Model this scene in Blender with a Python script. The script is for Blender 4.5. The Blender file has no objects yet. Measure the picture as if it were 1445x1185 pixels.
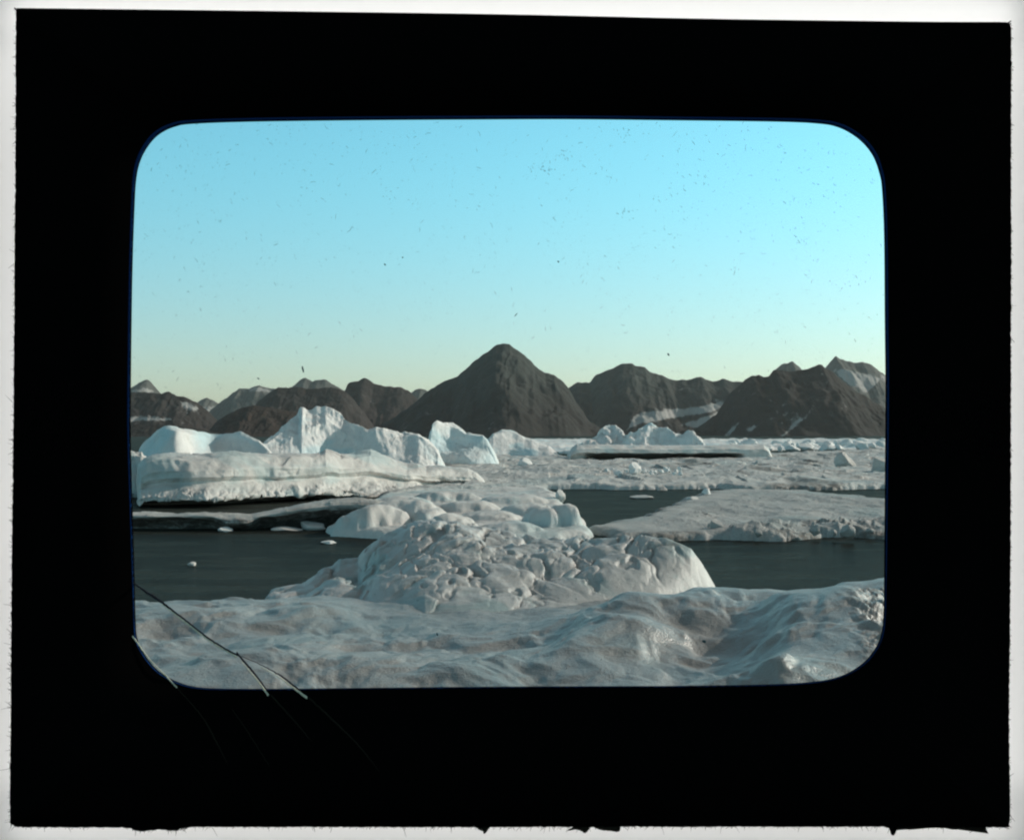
import bpy, math, random
import numpy as np
from mathutils import Vector

sc = bpy.context.scene
col = sc.collection
R = math.radians

# ------------------------------------------------------------------ camera, sky, sun, exposure
H = 4.5            # eye height over the water
F = 1700.0         # focal length in photo pixels (photo 1445 wide)
CX, HZ = 722.5, 612.0
cam = bpy.data.cameras.new('camera'); cam_o = bpy.data.objects.new('camera', cam); col.objects.link(cam_o)
cam.sensor_width = 36.0; cam.lens = F / 1445.0 * 36.0
cam.shift_y = (HZ - 592.5) / 1445.0
cam.clip_start = 0.1; cam.clip_end = 60000
cam_o.location = (0, 0, H); cam_o.rotation_euler = (R(90), 0, 0)
sc.camera = cam_o

SUN_AZ, SUN_EL = 64.0, 24.0        # clockwise from the view direction (+Y) towards the right (+X)
w = bpy.data.worlds.new('World'); sc.world = w; w.use_nodes = True
nt = w.node_tree; nt.nodes.clear()
sky = nt.nodes.new('ShaderNodeTexSky'); sky.sky_type = 'NISHITA'; sky.sun_disc = False
sky.sun_elevation = R(SUN_EL); sky.sun_rotation = R(SUN_AZ)
sky.air_density = 1.0; sky.dust_density = 0.6; sky.ozone_density = 2.0
# the photograph was tinted by hand: cyan above the peaks, paling to straw near the horizon
tcw = nt.nodes.new('ShaderNodeTexCoord'); sxw = nt.nodes.new('ShaderNodeSeparateXYZ'); nt.links.new(tcw.outputs['Generated'], sxw.inputs[0])
def sky_mix(z0, z1, ca, cb):
    r = nt.nodes.new('ShaderNodeMapRange'); r.interpolation_type = 'SMOOTHSTEP'; r.inputs['From Min'].default_value = z0; r.inputs['From Max'].default_value = z1
    nt.links.new(sxw.outputs['Z'], r.inputs['Value'])
    n = nt.nodes.new('ShaderNodeMix'); n.data_type = 'RGBA'; nt.links.new(r.outputs[0], n.inputs['Factor'])
    for c, i in ((ca, 6), (cb, 7)):
        if isinstance(c, tuple): n.inputs[i].default_value = (*c, 1)
        else: nt.links.new(c, n.inputs[i])
    return n.outputs[2]
low = sky_mix(0.0, 0.26, (0.79, 0.86, 0.87), (0.70, 1.36, 1.19))
allc = sky_mix(0.27, 0.60, low, (0.95, 0.70, 0.42))  # unseen upper sky, warmed to neutralise the ambient light
tint = nt.nodes.new('ShaderNodeMix'); tint.data_type = 'RGBA'; tint.blend_type = 'MULTIPLY'; tint.inputs['Factor'].default_value = 1.0
nt.links.new(allc, tint.inputs[7])
bg = nt.nodes.new('ShaderNodeBackground'); bg.inputs['Strength'].default_value = 0.15
wo = nt.nodes.new('ShaderNodeOutputWorld')
nt.links.new(sky.outputs[0], tint.inputs[6]); nt.links.new(tint.outputs[2], bg.inputs['Color'])
nt.links.new(bg.outputs[0], wo.inputs['Surface'])

sun = bpy.data.lights.new('sun', 'SUN'); sun.energy = 3.2; sun.angle = R(0.5); sun.color = (1.0, 0.91, 0.80)
sun_o = bpy.data.objects.new('sun', sun); col.objects.link(sun_o)
to_sun = Vector((math.sin(R(SUN_AZ)) * math.cos(R(SUN_EL)), math.cos(R(SUN_AZ)) * math.cos(R(SUN_EL)), math.sin(R(SUN_EL))))
sun_o.rotation_euler = to_sun.to_track_quat('Z', 'Y').to_euler()
sun_o.location = to_sun * 300

vs = sc.view_settings
vs.view_transform = 'Standard'; vs.look = 'None'; vs.gamma = 1.0; vs.use_curve_mapping = False
vs.exposure = 0.0
sc.render.engine = 'CYCLES'
sc.cycles.use_denoising = True
sc.cycles.max_bounces = 6; sc.cycles.diffuse_bounces = 4
sc.cycles.filter_width = 2.2

# ------------------------------------------------------------------ numpy noise
def perm(seed):
    p = np.random.RandomState(seed).permutation(512)
    return np.concatenate([p, p, p, p])

def perlin2(x, y, seed=0):
    p = perm(seed)
    xi = np.floor(x).astype(np.int64); yi = np.floor(y).astype(np.int64)
    xf = x - xi; yf = y - yi
    u = xf**3 * (xf * (xf * 6 - 15) + 10); v = yf**3 * (yf * (yf * 6 - 15) + 10)
    def g(ix, iy, dx, dy):
        a = p[(p[ix & 511] + iy) & 511] * (2 * math.pi / 512.0)
        return np.cos(a) * dx + np.sin(a) * dy
    a = g(xi, yi, xf, yf); b = g(xi + 1, yi, xf - 1, yf)
    c = g(xi, yi + 1, xf, yf - 1); d = g(xi + 1, yi + 1, xf - 1, yf - 1)
    return ((a + (b - a) * u) * (1 - v) + (c + (d - c) * u) * v) * 1.5

def fbm(x, y, seed=0, octv=5, gain=0.5):
    s = 0; a = 1.0; f = 1.0
    for k in range(octv):
        s = s + a * perlin2(x * f + 17.3 * k, y * f - 9.1 * k, seed + k); a *= gain; f *= 2.03
    return s

def ridged(x, y, seed=0, octv=4, gain=0.5):
    s = 0; a = 1.0; f = 1.0
    for k in range(octv):
        s = s + a * (1 - 2 * np.abs(perlin2(x * f + 7.7 * k, y * f + 3.1 * k, seed + k))); a *= gain; f *= 2.1
    return s

def worley(x, y, seed=0):
    """F1, F2 and the id angle of the nearest cell"""
    p = perm(seed)
    xi = np.floor(x).astype(np.int64); yi = np.floor(y).astype(np.int64)
    f1 = np.full(x.shape, 9.0); f2 = np.full(x.shape, 9.0); idv = np.zeros(x.shape)
    cdx = np.zeros(x.shape); cdy = np.zeros(x.shape)
    for i in (-1, 0, 1):
        for j in (-1, 0, 1):
            h = p[(p[(xi + i) & 511] + yi + j) & 511]
            h2 = p[(h + 71) & 511]; h3 = p[(h2 + 13) & 511]
            dx = xi + i + h / 512.0 - x; dy = yi + j + h2 / 512.0 - y
            d = np.sqrt(dx * dx + dy * dy)
            n = d < f1
            f2 = np.where(n, f1, np.minimum(f2, d))
            idv = np.where(n, h3 / 512.0, idv)
            cdx = np.where(n, dx, cdx); cdy = np.where(n, dy, cdy)
            f1 = np.where(n, d, f1)
    return f1, f2, idv, cdx, cdy

def facets(x, y, seed=0):
    """piecewise tilted planes: chiselled ice"""
    f1, f2, i, dx, dy = worley(x, y, seed)
    a = i * 6.283
    return (np.cos(a) * dx + np.sin(a) * dy) + (i - 0.5) * 0.5

def sstep(a, b, x):
    t = np.clip((x - a) / (b - a), 0, 1)
    return t * t * (3 - 2 * t)

# ------------------------------------------------------------------ pixel <-> world
def X(px, y): return (px - CX) / F * y
def Z(py, y): return H - (py - HZ) / F * y
def depth(py, z=0.0): return (H - z) * F / (py - HZ)
def G(px, py, z=0.0):
    y = depth(py, z); return (X(px, y), y)

# ------------------------------------------------------------------ mesh helpers
def link_mesh(name, V, Q, mat, parent=None, attrs=None, smooth=True):
    V = np.asarray(V, dtype=np.float32); Q = np.asarray(Q, dtype=np.int32)
    me = bpy.data.meshes.new(name)
    me.vertices.add(len(V)); me.vertices.foreach_set('co', V.ravel())
    k = Q.shape[1]
    me.loops.add(Q.size); me.loops.foreach_set('vertex_index', Q.ravel())
    me.polygons.add(len(Q)); me.polygons.foreach_set('loop_start', np.arange(0, Q.size, k, dtype=np.int32))
    me.update(calc_edges=True)
    if smooth: me.polygons.foreach_set('use_smooth', np.ones(len(Q), dtype=bool))
    for n, a in (attrs or {}).items():
        at = me.attributes.new(n, 'FLOAT', 'POINT'); at.data.foreach_set('value', np.asarray(a, dtype=np.float32).ravel())
    me.materials.append(mat)
    o = bpy.data.objects.new(name, me); col.objects.link(o)
    if parent: o.parent = parent
    return o

def grid_quads(nr, nc, keep=None, flip=False):
    idx = np.arange(nr * nc).reshape(nr, nc)
    q = np.stack([idx[:-1, :-1], idx[:-1, 1:], idx[1:, 1:], idx[1:, :-1]], -1).reshape(-1, 4)
    if flip: q = q[:, ::-1]
    if keep is not None: q = q[keep.reshape(-1)]
    return q

def compact(V, Q, attrs=None):
    used = np.zeros(len(V), bool); used[Q.ravel()] = True
    m = np.cumsum(used) - 1
    return V[used], m[Q], {k: np.asarray(a).ravel()[used] for k, a in (attrs or {}).items()}

def tag(o, label, cat, group=None, kind=None):
    o['label'] = label; o['category'] = cat
    if group: o['group'] = group
    if kind: o['kind'] = kind
    return o

def poly_sd(px, py, poly):
    """signed distance to a polygon, positive inside"""
    P = np.asarray(poly, float); n = len(P)
    d = np.full(px.shape, 1e18); ins = np.zeros(px.shape, bool)
    for i in range(n):
        a = P[i]; b = P[(i + 1) % n]
        ex, ey = b - a; wx = px - a[0]; wy = py - a[1]
        t = np.clip((wx * ex + wy * ey) / (ex * ex + ey * ey + 1e-12), 0, 1)
        d = np.minimum(d, (wx - ex * t)**2 + (wy - ey * t)**2)
        c = ((a[1] > py) != (b[1] > py)) & (px < (b[0] - a[0]) * (py - a[1]) / (b[1] - a[1] + 1e-12) + a[0])
        ins ^= c
    return np.where(ins, 1, -1) * np.sqrt(d)

def smooth_curve(pts, n, closed=False):
    P = np.asarray(pts, float); m = len(P)
    out = []
    segs = m if closed else m - 1
    for i in range(segs):
        p0 = P[(i - 1) % m] if (closed or i > 0) else P[0]
        p1 = P[i]; p2 = P[(i + 1) % m]
        p3 = P[(i + 2) % m] if (closed or i + 2 < m) else P[m - 1]
        for t in np.linspace(0, 1, 12, endpoint=False):
            out.append(0.5 * (2 * p1 + (p2 - p0) * t + (2 * p0 - 5 * p1 + 4 * p2 - p3) * t * t + (3 * p1 - p0 - 3 * p2 + p3) * t**3))
    out.append(P[0] if closed else P[-1])
    out = np.array(out)
    s = np.concatenate([[0], np.cumsum(np.linalg.norm(np.diff(out, axis=0), axis=1))])
    t = np.linspace(0, s[-1], n + 1)[:-1] if closed else np.linspace(0, s[-1], n)
    return np.stack([np.interp(t, s, out[:, k]) for k in range(P.shape[1])], 1)

# ------------------------------------------------------------------ materials
def nodes(name):
    m = bpy.data.materials.new(name); m.use_nodes = True
    t = m.node_tree; b = t.nodes['Principled BSDF']
    return m, t, b
def noise_node(t, scale, detail=6, rough=0.55, vec=None, dist=0.0):
    n = t.nodes.new('ShaderNodeTexNoise'); n.inputs['Scale'].default_value = scale
    n.inputs['Detail'].default_value = detail; n.inputs['Roughness'].default_value = rough
    n.inputs['Distortion'].default_value = dist
    if vec is not None: t.links.new(vec, n.inputs['Vector'])
    return n
def ramp(t, src, a, b):
    r = t.nodes.new('ShaderNodeMapRange'); r.interpolation_type = 'SMOOTHSTEP'
    r.inputs['From Min'].default_value = a; r.inputs['From Max'].default_value = b
    t.links.new(src, r.inputs['Value']); return r.outputs[0]
def mixc(t, fac, a, b):
    n = t.nodes.new('ShaderNodeMix'); n.data_type = 'RGBA'
    if isinstance(fac, (int, float)): n.inputs['Factor'].default_value = fac
    else: t.links.new(fac, n.inputs['Factor'])
    for s, i in ((a, 6), (b, 7)):
        if isinstance(s, tuple): n.inputs[i].default_value = (*s, 1)
        else: t.links.new(s, n.inputs[i])
    return n.outputs[2]
def mathn(t, op, a, b):
    n = t.nodes.new('ShaderNodeMath'); n.operation = op
    for s, i in ((a, 0), (b, 1)):
        if isinstance(s, (int, float)): n.inputs[i].default_value = s
        else: t.links.new(s, n.inputs[i])
    return n.outputs[0]
def posn(t, scale=(1, 1, 1)):
    tc = t.nodes.new('ShaderNodeTexCoord'); mp = t.nodes.new('ShaderNodeMapping')
    mp.inputs['Scale'].default_value = scale
    t.links.new(tc.outputs['Object'], mp.inputs['Vector']); return mp.outputs[0]

def ice_mat(name, s=1.0, white=(0.78, 0.79, 0.79), grey=(0.55, 0.54, 0.52), blue=(0.50, 0.70, 0.74),
            grey_amt=0.5, blue_amt=0.5, rough=0.55, bump=0.35, spec=0.4, dirt_shade=(0.10, 0.085, 0.07)):
    """glacier ice: s = metres of the largest mottling"""
    m, t, b = nodes(name); L = t.links
    v = posn(t)
    n1 = noise_node(t, 0.9 / s, 6, 0.6, v, 0.4); n2 = noise_node(t, 0.55 / s, 4, 0.5, posn(t, (1, 0.7, 1.7)), 0.8)
    n3 = noise_node(t, 9.0 / s, 6, 0.65, v); n4 = noise_node(t, 36.0 / s, 3, 0.6, v)
    c = mixc(t, mathn(t, 'MULTIPLY', ramp(t, n1.outputs[0], 0.42, 0.68), grey_amt), white, grey)
    c = mixc(t, mathn(t, 'MULTIPLY', ramp(t, n2.outputs[0], 0.50, 0.66), blue_amt), c, blue)
    c = mixc(t, mathn(t, 'MULTIPLY', ramp(t, n3.outputs[0], 0.50, 0.78), 0.35), c, (0.42, 0.42, 0.41))
    at = t.nodes.new('ShaderNodeAttribute'); at.attribute_name = 'dirt_shade'  # carries floe dirt and the undercut shade put into the colour
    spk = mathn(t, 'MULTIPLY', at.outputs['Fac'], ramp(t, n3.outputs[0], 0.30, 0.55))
    c = mixc(t, spk, c, dirt_shade)
    L.new(c, b.inputs['Base Color'])
    b.inputs['Specular IOR Level'].default_value = spec
    r = t.nodes.new('ShaderNodeMapRange'); L.new(n3.outputs[0], r.inputs['Value'])
    r.inputs['To Min'].default_value = rough - 0.2; r.inputs['To Max'].default_value = rough + 0.25
    L.new(r.outputs[0], b.inputs['Roughness'])
    bp = t.nodes.new('ShaderNodeBump'); bp.inputs['Strength'].default_value = bump; bp.inputs['Distance'].default_value = 0.10 * s
    hgt = mathn(t, 'ADD', mathn(t, 'MULTIPLY', n3.outputs[0], 1.0), mathn(t, 'MULTIPLY', n4.outputs[0], 0.35))
    L.new(hgt, bp.inputs['Height']); L.new(bp.outputs[0], b.inputs['Normal'])
    return m

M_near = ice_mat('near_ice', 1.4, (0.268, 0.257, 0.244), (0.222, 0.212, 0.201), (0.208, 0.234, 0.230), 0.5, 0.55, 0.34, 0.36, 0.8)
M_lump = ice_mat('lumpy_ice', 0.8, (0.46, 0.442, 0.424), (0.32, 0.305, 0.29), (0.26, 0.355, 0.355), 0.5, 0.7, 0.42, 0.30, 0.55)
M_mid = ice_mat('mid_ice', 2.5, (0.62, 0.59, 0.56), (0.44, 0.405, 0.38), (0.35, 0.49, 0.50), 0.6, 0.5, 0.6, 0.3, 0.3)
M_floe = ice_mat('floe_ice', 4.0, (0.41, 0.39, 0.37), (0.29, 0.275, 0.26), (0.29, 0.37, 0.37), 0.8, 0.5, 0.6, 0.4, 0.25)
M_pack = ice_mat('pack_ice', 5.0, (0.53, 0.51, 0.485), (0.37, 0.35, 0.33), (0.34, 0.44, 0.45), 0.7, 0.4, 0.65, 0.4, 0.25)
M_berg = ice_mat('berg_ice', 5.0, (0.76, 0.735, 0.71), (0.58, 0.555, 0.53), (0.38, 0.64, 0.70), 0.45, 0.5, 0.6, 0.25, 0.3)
M_dark = ice_mat('dark_ice', 3.0, (0.50, 0.47, 0.44), (0.26, 0.23, 0.205), (0.30, 0.36, 0.355), 0.75, 0.25, 0.6, 0.4, 0.3, dirt_shade=(0.08, 0.067, 0.058))

def rock_mat(name, low, high, z0, z1, s):
    m, t, b = nodes(name); L = t.links
    v = posn(t, (1, 1, 0.45))
    n1 = noise_node(t, 1.0 / s, 8, 0.62, v, 0.5); n2 = noise_node(t, 6.0 / s, 8, 0.7, v)
    g = t.nodes.new('ShaderNodeNewGeometry'); sx = t.nodes.new('ShaderNodeSeparateXYZ'); L.new(g.outputs['Position'], sx.inputs[0])
    zz = mathn(t, 'ADD', sx.outputs['Z'], mathn(t, 'MULTIPLY', n1.outputs[0], (z1 - z0) * 0.9))
    c = mixc(t, ramp(t, zz, z0 + (z1 - z0) * 0.5, z1 * 1.3), low, high)
    c = mixc(t, mathn(t, 'MULTIPLY', ramp(t, n1.outputs[0], 0.4, 0.72), 0.5), c, tuple(q * 1.4 for q in low))
    c = mixc(t, mathn(t, 'MULTIPLY', ramp(t, n2.outputs[0], 0.42, 0.7), 0.32), c, tuple(q * 0.65 for q in low))
    at = t.nodes.new('ShaderNodeAttribute'); at.attribute_name = 'snow'
    sn = ramp(t, mathn(t, 'ADD', at.outputs['Fac'], mathn(t, 'MULTIPLY', mathn(t, 'SUBTRACT', mathn(t, 'ADD', n2.outputs[0], n1.outputs[0]), 1.0), 2.0)), 0.35, 0.8)
    c = mixc(t, mathn(t, 'MULTIPLY', sn, 0.9), c, (0.42, 0.40, 0.38))
    L.new(c, b.inputs['Base Color']); b.inputs['Roughness'].default_value = 0.95; b.inputs['Specular IOR Level'].default_value = 0.1
    bp = t.nodes.new('ShaderNodeBump'); bp.inputs['Strength'].default_value = 0.35; bp.inputs['Distance'].default_value = s * 0.04
    L.new(n2.outputs[0], bp.inputs['Height']); L.new(bp.outputs[0], b.inputs['Normal'])
    return m

def plain(name, c, rough=0.9, spec=0.0):
    m, t, b = nodes(name); b.inputs['Base Color'].default_value = (*c, 1)
    b.inputs['Roughness'].default_value = rough; b.inputs['Specular IOR Level'].default_value = spec
    return m, t, b

# ------------------------------------------------------------------ water
def build_water():
    m, t, b = nodes('sea_water'); L = t.links
    t.nodes.remove(b)
    df = t.nodes.new('ShaderNodeBsdfDiffuse'); wn = noise_node(t, 0.35, 6, 0.7, posn(t, (0.35, 1, 1))); L.new(mixc(t, ramp(t, wn.outputs[0], 0.35, 0.7), (0.013, 0.0145, 0.013), (0.030, 0.035, 0.030)), df.inputs['Color'])
    gl_ = t.nodes.new('ShaderNodeBsdfGlossy'); gl_.inputs['Color'].default_value = (0.95, 0.92, 0.85, 1); gl_.inputs['Roughness'].default_value = 0.16
    mx = t.nodes.new('ShaderNodeMixShader'); mx.inputs[0].default_value = 0.075
    L.new(df.outputs[0], mx.inputs[1]); L.new(gl_.outputs[0], mx.inputs[2]); L.new(mx.outputs[0], t.nodes['Material Output'].inputs['Surface'])
    v = posn(t, (0.55, 1, 1))
    n1 = noise_node(t, 1.6, 4, 0.55, v, 0.3); n2 = noise_node(t, 7.0, 3, 0.5, v)
    bp = t.nodes.new('ShaderNodeBump'); bp.inputs['Strength'].default_value = 1.0; bp.inputs['Distance'].default_value = 0.16
    L.new(mathn(t, 'ADD', n1.outputs[0], mathn(t, 'MULTIPLY', n2.outputs[0], 0.3)), bp.inputs['Height'])
    L.new(bp.outputs[0], gl_.inputs['Normal']); L.new(bp.outputs[0], df.inputs['Normal'])
    xs = np.array([-9000, -300, -60, 0, 60, 300, 9000.0]); ys = np.array([-3000, 0, 20, 60, 200, 1000, 14000.0])
    gx, gy = np.meshgrid(xs, ys)
    V = np.stack([gx.ravel(), gy.ravel(), np.zeros(gx.size)], 1)
    o = link_mesh('water', V, grid_quads(len(ys), len(xs)), m)
    tag(o, 'dark still sea water between the ice floes', 'water', kind='structure')
build_water()

# ------------------------------------------------------------------ mountains
def mountain(name, ridge, y0, label, low, high, seed, slope=1.7, gully=0.10, snow=None, step=1.1, lead=0.0):
    """ridge: traced skyline (photo px); y0: distance of the ridge; each stands as a full relief with slopes front and back"""
    r = np.asarray(ridge, float)
    xs = X(r[:, 0], y0); zs = np.maximum(Z(r[:, 1], y0), 0.0)
    hmax = zs.max()
    dx = y0 / F * step
    n = int((xs[-1] - xs[0]) / dx) + 1
    x = np.linspace(xs[0], xs[-1], n)
    S = np.interp(x, xs, zs)
    S = np.convolve(np.pad(S, 2, 'edge'), np.array([1, 2, 3, 2, 1]) / 9.0, 'valid')
    S = S + hmax * 0.014 * fbm(x / hmax * 9, x * 0 + seed, seed, 4) * np.clip(S / (0.25 * hmax), 0, 1)
    wmax = hmax * slope
    vf = np.concatenate([np.linspace(-1, 0, 90), np.linspace(0, 0.7, 24)[1:]])
    gx, gv = np.meshgrid(x, vf)
    Sg = np.broadcast_to(S, gx.shape)
    gy = y0 + gv * wmax + lead * gv
    d = np.abs(gv)
    warp = fbm(gx / hmax * 1.2, gy / hmax * 1.2, seed + 3, 3) * 0.25
    fall = np.clip(1 - d / (0.25 + 0.75 * (Sg / hmax)), 0, 1)
    base = Sg * (fall**1.12)
    gul = ridged(gx / hmax * 2.0 + warp, gy / hmax * 0.75 + warp, seed + 11, 5, 0.55)
    z = base + hmax * gully * 0.38 * (gul - 0.4) * np.clip(d * 5, 0, 1) * np.clip(fall * 4, 0, 1)
    z = z + hmax * 0.018 * fbm(gx / hmax * 7, gy / hmax * 7, seed + 20, 4) * np.clip(d * 9, 0, 1) * np.clip(fall * 4, 0, 1)
    z = z + hmax * 0.075 * fbm(gx / hmax * 2.3 + 5, gy / hmax * 1.3, seed + 27, 3) * np.clip(d * 3, 0, 1) * np.clip(fall * 3, 0, 1)
    # never rise over the traced skyline as seen from the eye
    lim = H + (Sg - H) * gy / y0
    z = np.where(gv < 0, np.minimum(z, np.maximum(lim - hmax * 0.004, 0)), z)
    z = np.where(fall <= 0, -4, z)
    sn = np.zeros(gx.shape)
    if snow:
        spx = CX + gx / gy * F; spy = HZ - (z - H) / gy * F
        for poly in snow:
            sdv = poly_sd(spx, spy, poly); sn = np.maximum(sn, sstep(-5.0, 4.0, sdv))
        sn = np.where(gv <= 0.02, sn, 0)
    V = np.stack([gx.ravel(), gy.ravel(), z.ravel()], 1)
    mat = rock_mat(name + '_rock', low, high, 0, hmax, hmax * 0.5)
    o = link_mesh(name, V, grid_quads(*gx.shape), mat, attrs={'snow': sn})
    tag(o, label, 'mountain', kind='structure')
    return o

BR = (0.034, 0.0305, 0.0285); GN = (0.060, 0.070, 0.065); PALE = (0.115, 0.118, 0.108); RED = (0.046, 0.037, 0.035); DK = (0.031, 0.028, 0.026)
mountain('mountain', [(470, 625), (520, 610), (540, 599), (583, 570), (606, 550), (622, 540), (643, 532), (659, 520), (669, 509), (688, 496), (701, 487), (711, 484.5), (719, 486),
    (732, 495), (748, 508), (759, 520), (769, 526), (782, 529), (793, 537), (802, 547), (812, 566), (832, 594), (850, 606), (875, 620)], 2500,
    'tallest dark mountain with a single pointed summit at the centre', BR, GN, 5, slope=2.0, gully=0.09)
mountain('mountain', [(740, 622), (775, 575), (800, 548), (808, 543), (815, 539), (832, 540), (840, 530), (850, 525), (862, 520), (875, 515), (886, 512), (900, 516), (908, 518), (916, 524), (929, 528),
    (950, 536), (971, 536), (987, 531), (1006, 539), (1021, 534), (1032, 538), (1048, 539), (1085, 550), (1130, 580), (1160, 612)], 3400,
    'long brown mountain, rounded top and snow at its foot, right of the pointed summit', BR, GN, 23, slope=1.8,
    snow=[[(885, 606), (893, 590), (905, 581), (935, 579), (985, 575), (1018, 567), (1022, 573), (1000, 582), (960, 587), (935, 592), (900, 599)], [(960, 600), (990, 590), (1012, 582), (1010, 590), (985, 603)]])
mountain('mountain', [(950, 622), (985, 603), (1012, 583), (1030, 555), (1050, 537), (1061, 530), (1071, 529), (1079, 532), (1086, 531), (1092, 521), (1103, 522), (1113, 524), (1134, 522), (1148, 517),
    (1158, 514), (1165, 518.5), (1177, 526.5), (1192, 540), (1205, 550), (1226, 562), (1250, 576), (1290, 596), (1340, 618)], 2650,
    'broad dark brown mountain with a long slope down to the right', DK, BR, 41, slope=1.9, gully=0.08,
    snow=[[(1020, 617), (1040, 597), (1043, 596), (1026, 616)], [(1100, 617), (1128, 592), (1130, 593), (1106, 617)], [(1055, 606), (1064, 601), (1060, 607)]])
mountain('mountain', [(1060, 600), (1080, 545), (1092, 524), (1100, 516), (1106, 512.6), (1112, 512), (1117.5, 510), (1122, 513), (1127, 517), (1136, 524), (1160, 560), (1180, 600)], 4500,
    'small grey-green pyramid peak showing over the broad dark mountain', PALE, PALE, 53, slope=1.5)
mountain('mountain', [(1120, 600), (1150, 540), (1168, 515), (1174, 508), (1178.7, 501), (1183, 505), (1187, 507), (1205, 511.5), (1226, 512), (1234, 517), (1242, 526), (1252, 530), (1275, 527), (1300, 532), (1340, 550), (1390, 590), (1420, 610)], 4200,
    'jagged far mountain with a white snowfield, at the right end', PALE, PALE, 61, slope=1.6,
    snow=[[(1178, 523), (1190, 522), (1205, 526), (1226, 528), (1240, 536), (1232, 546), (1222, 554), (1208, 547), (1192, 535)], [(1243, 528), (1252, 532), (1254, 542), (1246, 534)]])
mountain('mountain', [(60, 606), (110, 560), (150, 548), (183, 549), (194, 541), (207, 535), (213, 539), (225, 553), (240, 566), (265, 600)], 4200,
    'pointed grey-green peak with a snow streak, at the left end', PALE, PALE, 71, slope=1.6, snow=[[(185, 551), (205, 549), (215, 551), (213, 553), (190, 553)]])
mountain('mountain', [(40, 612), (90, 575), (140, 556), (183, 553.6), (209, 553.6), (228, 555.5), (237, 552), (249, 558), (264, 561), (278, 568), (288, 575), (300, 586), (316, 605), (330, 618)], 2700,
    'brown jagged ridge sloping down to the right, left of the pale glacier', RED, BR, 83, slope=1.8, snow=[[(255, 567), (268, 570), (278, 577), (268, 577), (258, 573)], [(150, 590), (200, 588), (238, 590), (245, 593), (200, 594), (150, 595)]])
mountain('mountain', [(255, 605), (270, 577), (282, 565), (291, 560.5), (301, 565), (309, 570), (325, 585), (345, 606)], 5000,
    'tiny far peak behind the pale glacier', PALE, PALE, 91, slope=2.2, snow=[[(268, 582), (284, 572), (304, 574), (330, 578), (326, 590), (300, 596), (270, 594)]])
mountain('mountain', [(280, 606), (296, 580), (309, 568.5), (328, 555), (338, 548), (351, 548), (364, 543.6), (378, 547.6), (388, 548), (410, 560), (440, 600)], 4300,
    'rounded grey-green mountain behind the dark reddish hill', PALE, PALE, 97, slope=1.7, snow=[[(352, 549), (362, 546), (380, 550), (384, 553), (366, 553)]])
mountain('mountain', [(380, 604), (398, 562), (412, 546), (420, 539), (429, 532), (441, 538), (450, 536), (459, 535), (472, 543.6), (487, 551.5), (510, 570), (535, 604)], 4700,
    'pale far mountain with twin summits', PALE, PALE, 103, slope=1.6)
mountain('mountain', [(330, 610), (364, 567), (380, 554), (393, 546), (406, 547), (422, 545.7), (435, 549), (451, 547.6), (467, 546), (483, 550), (496, 560), (520, 590), (535, 612)], 3000,
    'brown flat-topped mountain in front of the twin summits', RED, BR, 109, slope=1.8)
mountain('mountain', [(440, 610), (470, 575), (488, 549), (490, 541), (496, 539), (505, 538), (512, 532.6), (522, 537), (535, 544), (550, 545), (567, 547), (577, 551), (588, 562), (605, 585), (625, 612)], 3300,
    'brown mountain with a square knob on its summit', RED, BR, 113, slope=1.7)
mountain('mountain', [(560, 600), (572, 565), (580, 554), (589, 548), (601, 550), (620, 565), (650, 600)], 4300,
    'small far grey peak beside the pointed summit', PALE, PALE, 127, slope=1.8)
mountain('mountain', [(265, 622), (296, 607), (307, 593), (322, 584), (341, 575), (359, 572), (380, 575), (407, 580), (440, 588), (480, 598), (530, 612), (550, 620)], 2000,
    'low dark reddish hill behind the white bergs', (0.046, 0.034, 0.030), (0.052, 0.038, 0.032), 131, slope=2.2)
mountain('mountain', [(60, 616), (120, 604), (183, 598), (230, 599), (270, 603), (300, 609), (330, 617)], 1900,
    'low dark shore hill at the left end', DK, DK, 137, slope=3.0)
mountain('mountain', [(-260, 616), (-200, 570), (-120, 545), (-60, 556), (0, 540), (60, 560), (110, 585), (150, 612)], 3600,
    'brown mountain beyond the left end of the window', RED, BR, 139, slope=1.7)
mountain('mountain', [(1260, 616), (1310, 580), (1370, 545), (1430, 530), (1490, 552), (1560, 540), (1640, 590), (1680, 616)], 3500,
    'brown mountain beyond the right end of the window', RED, BR, 149, slope=1.7)

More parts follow.
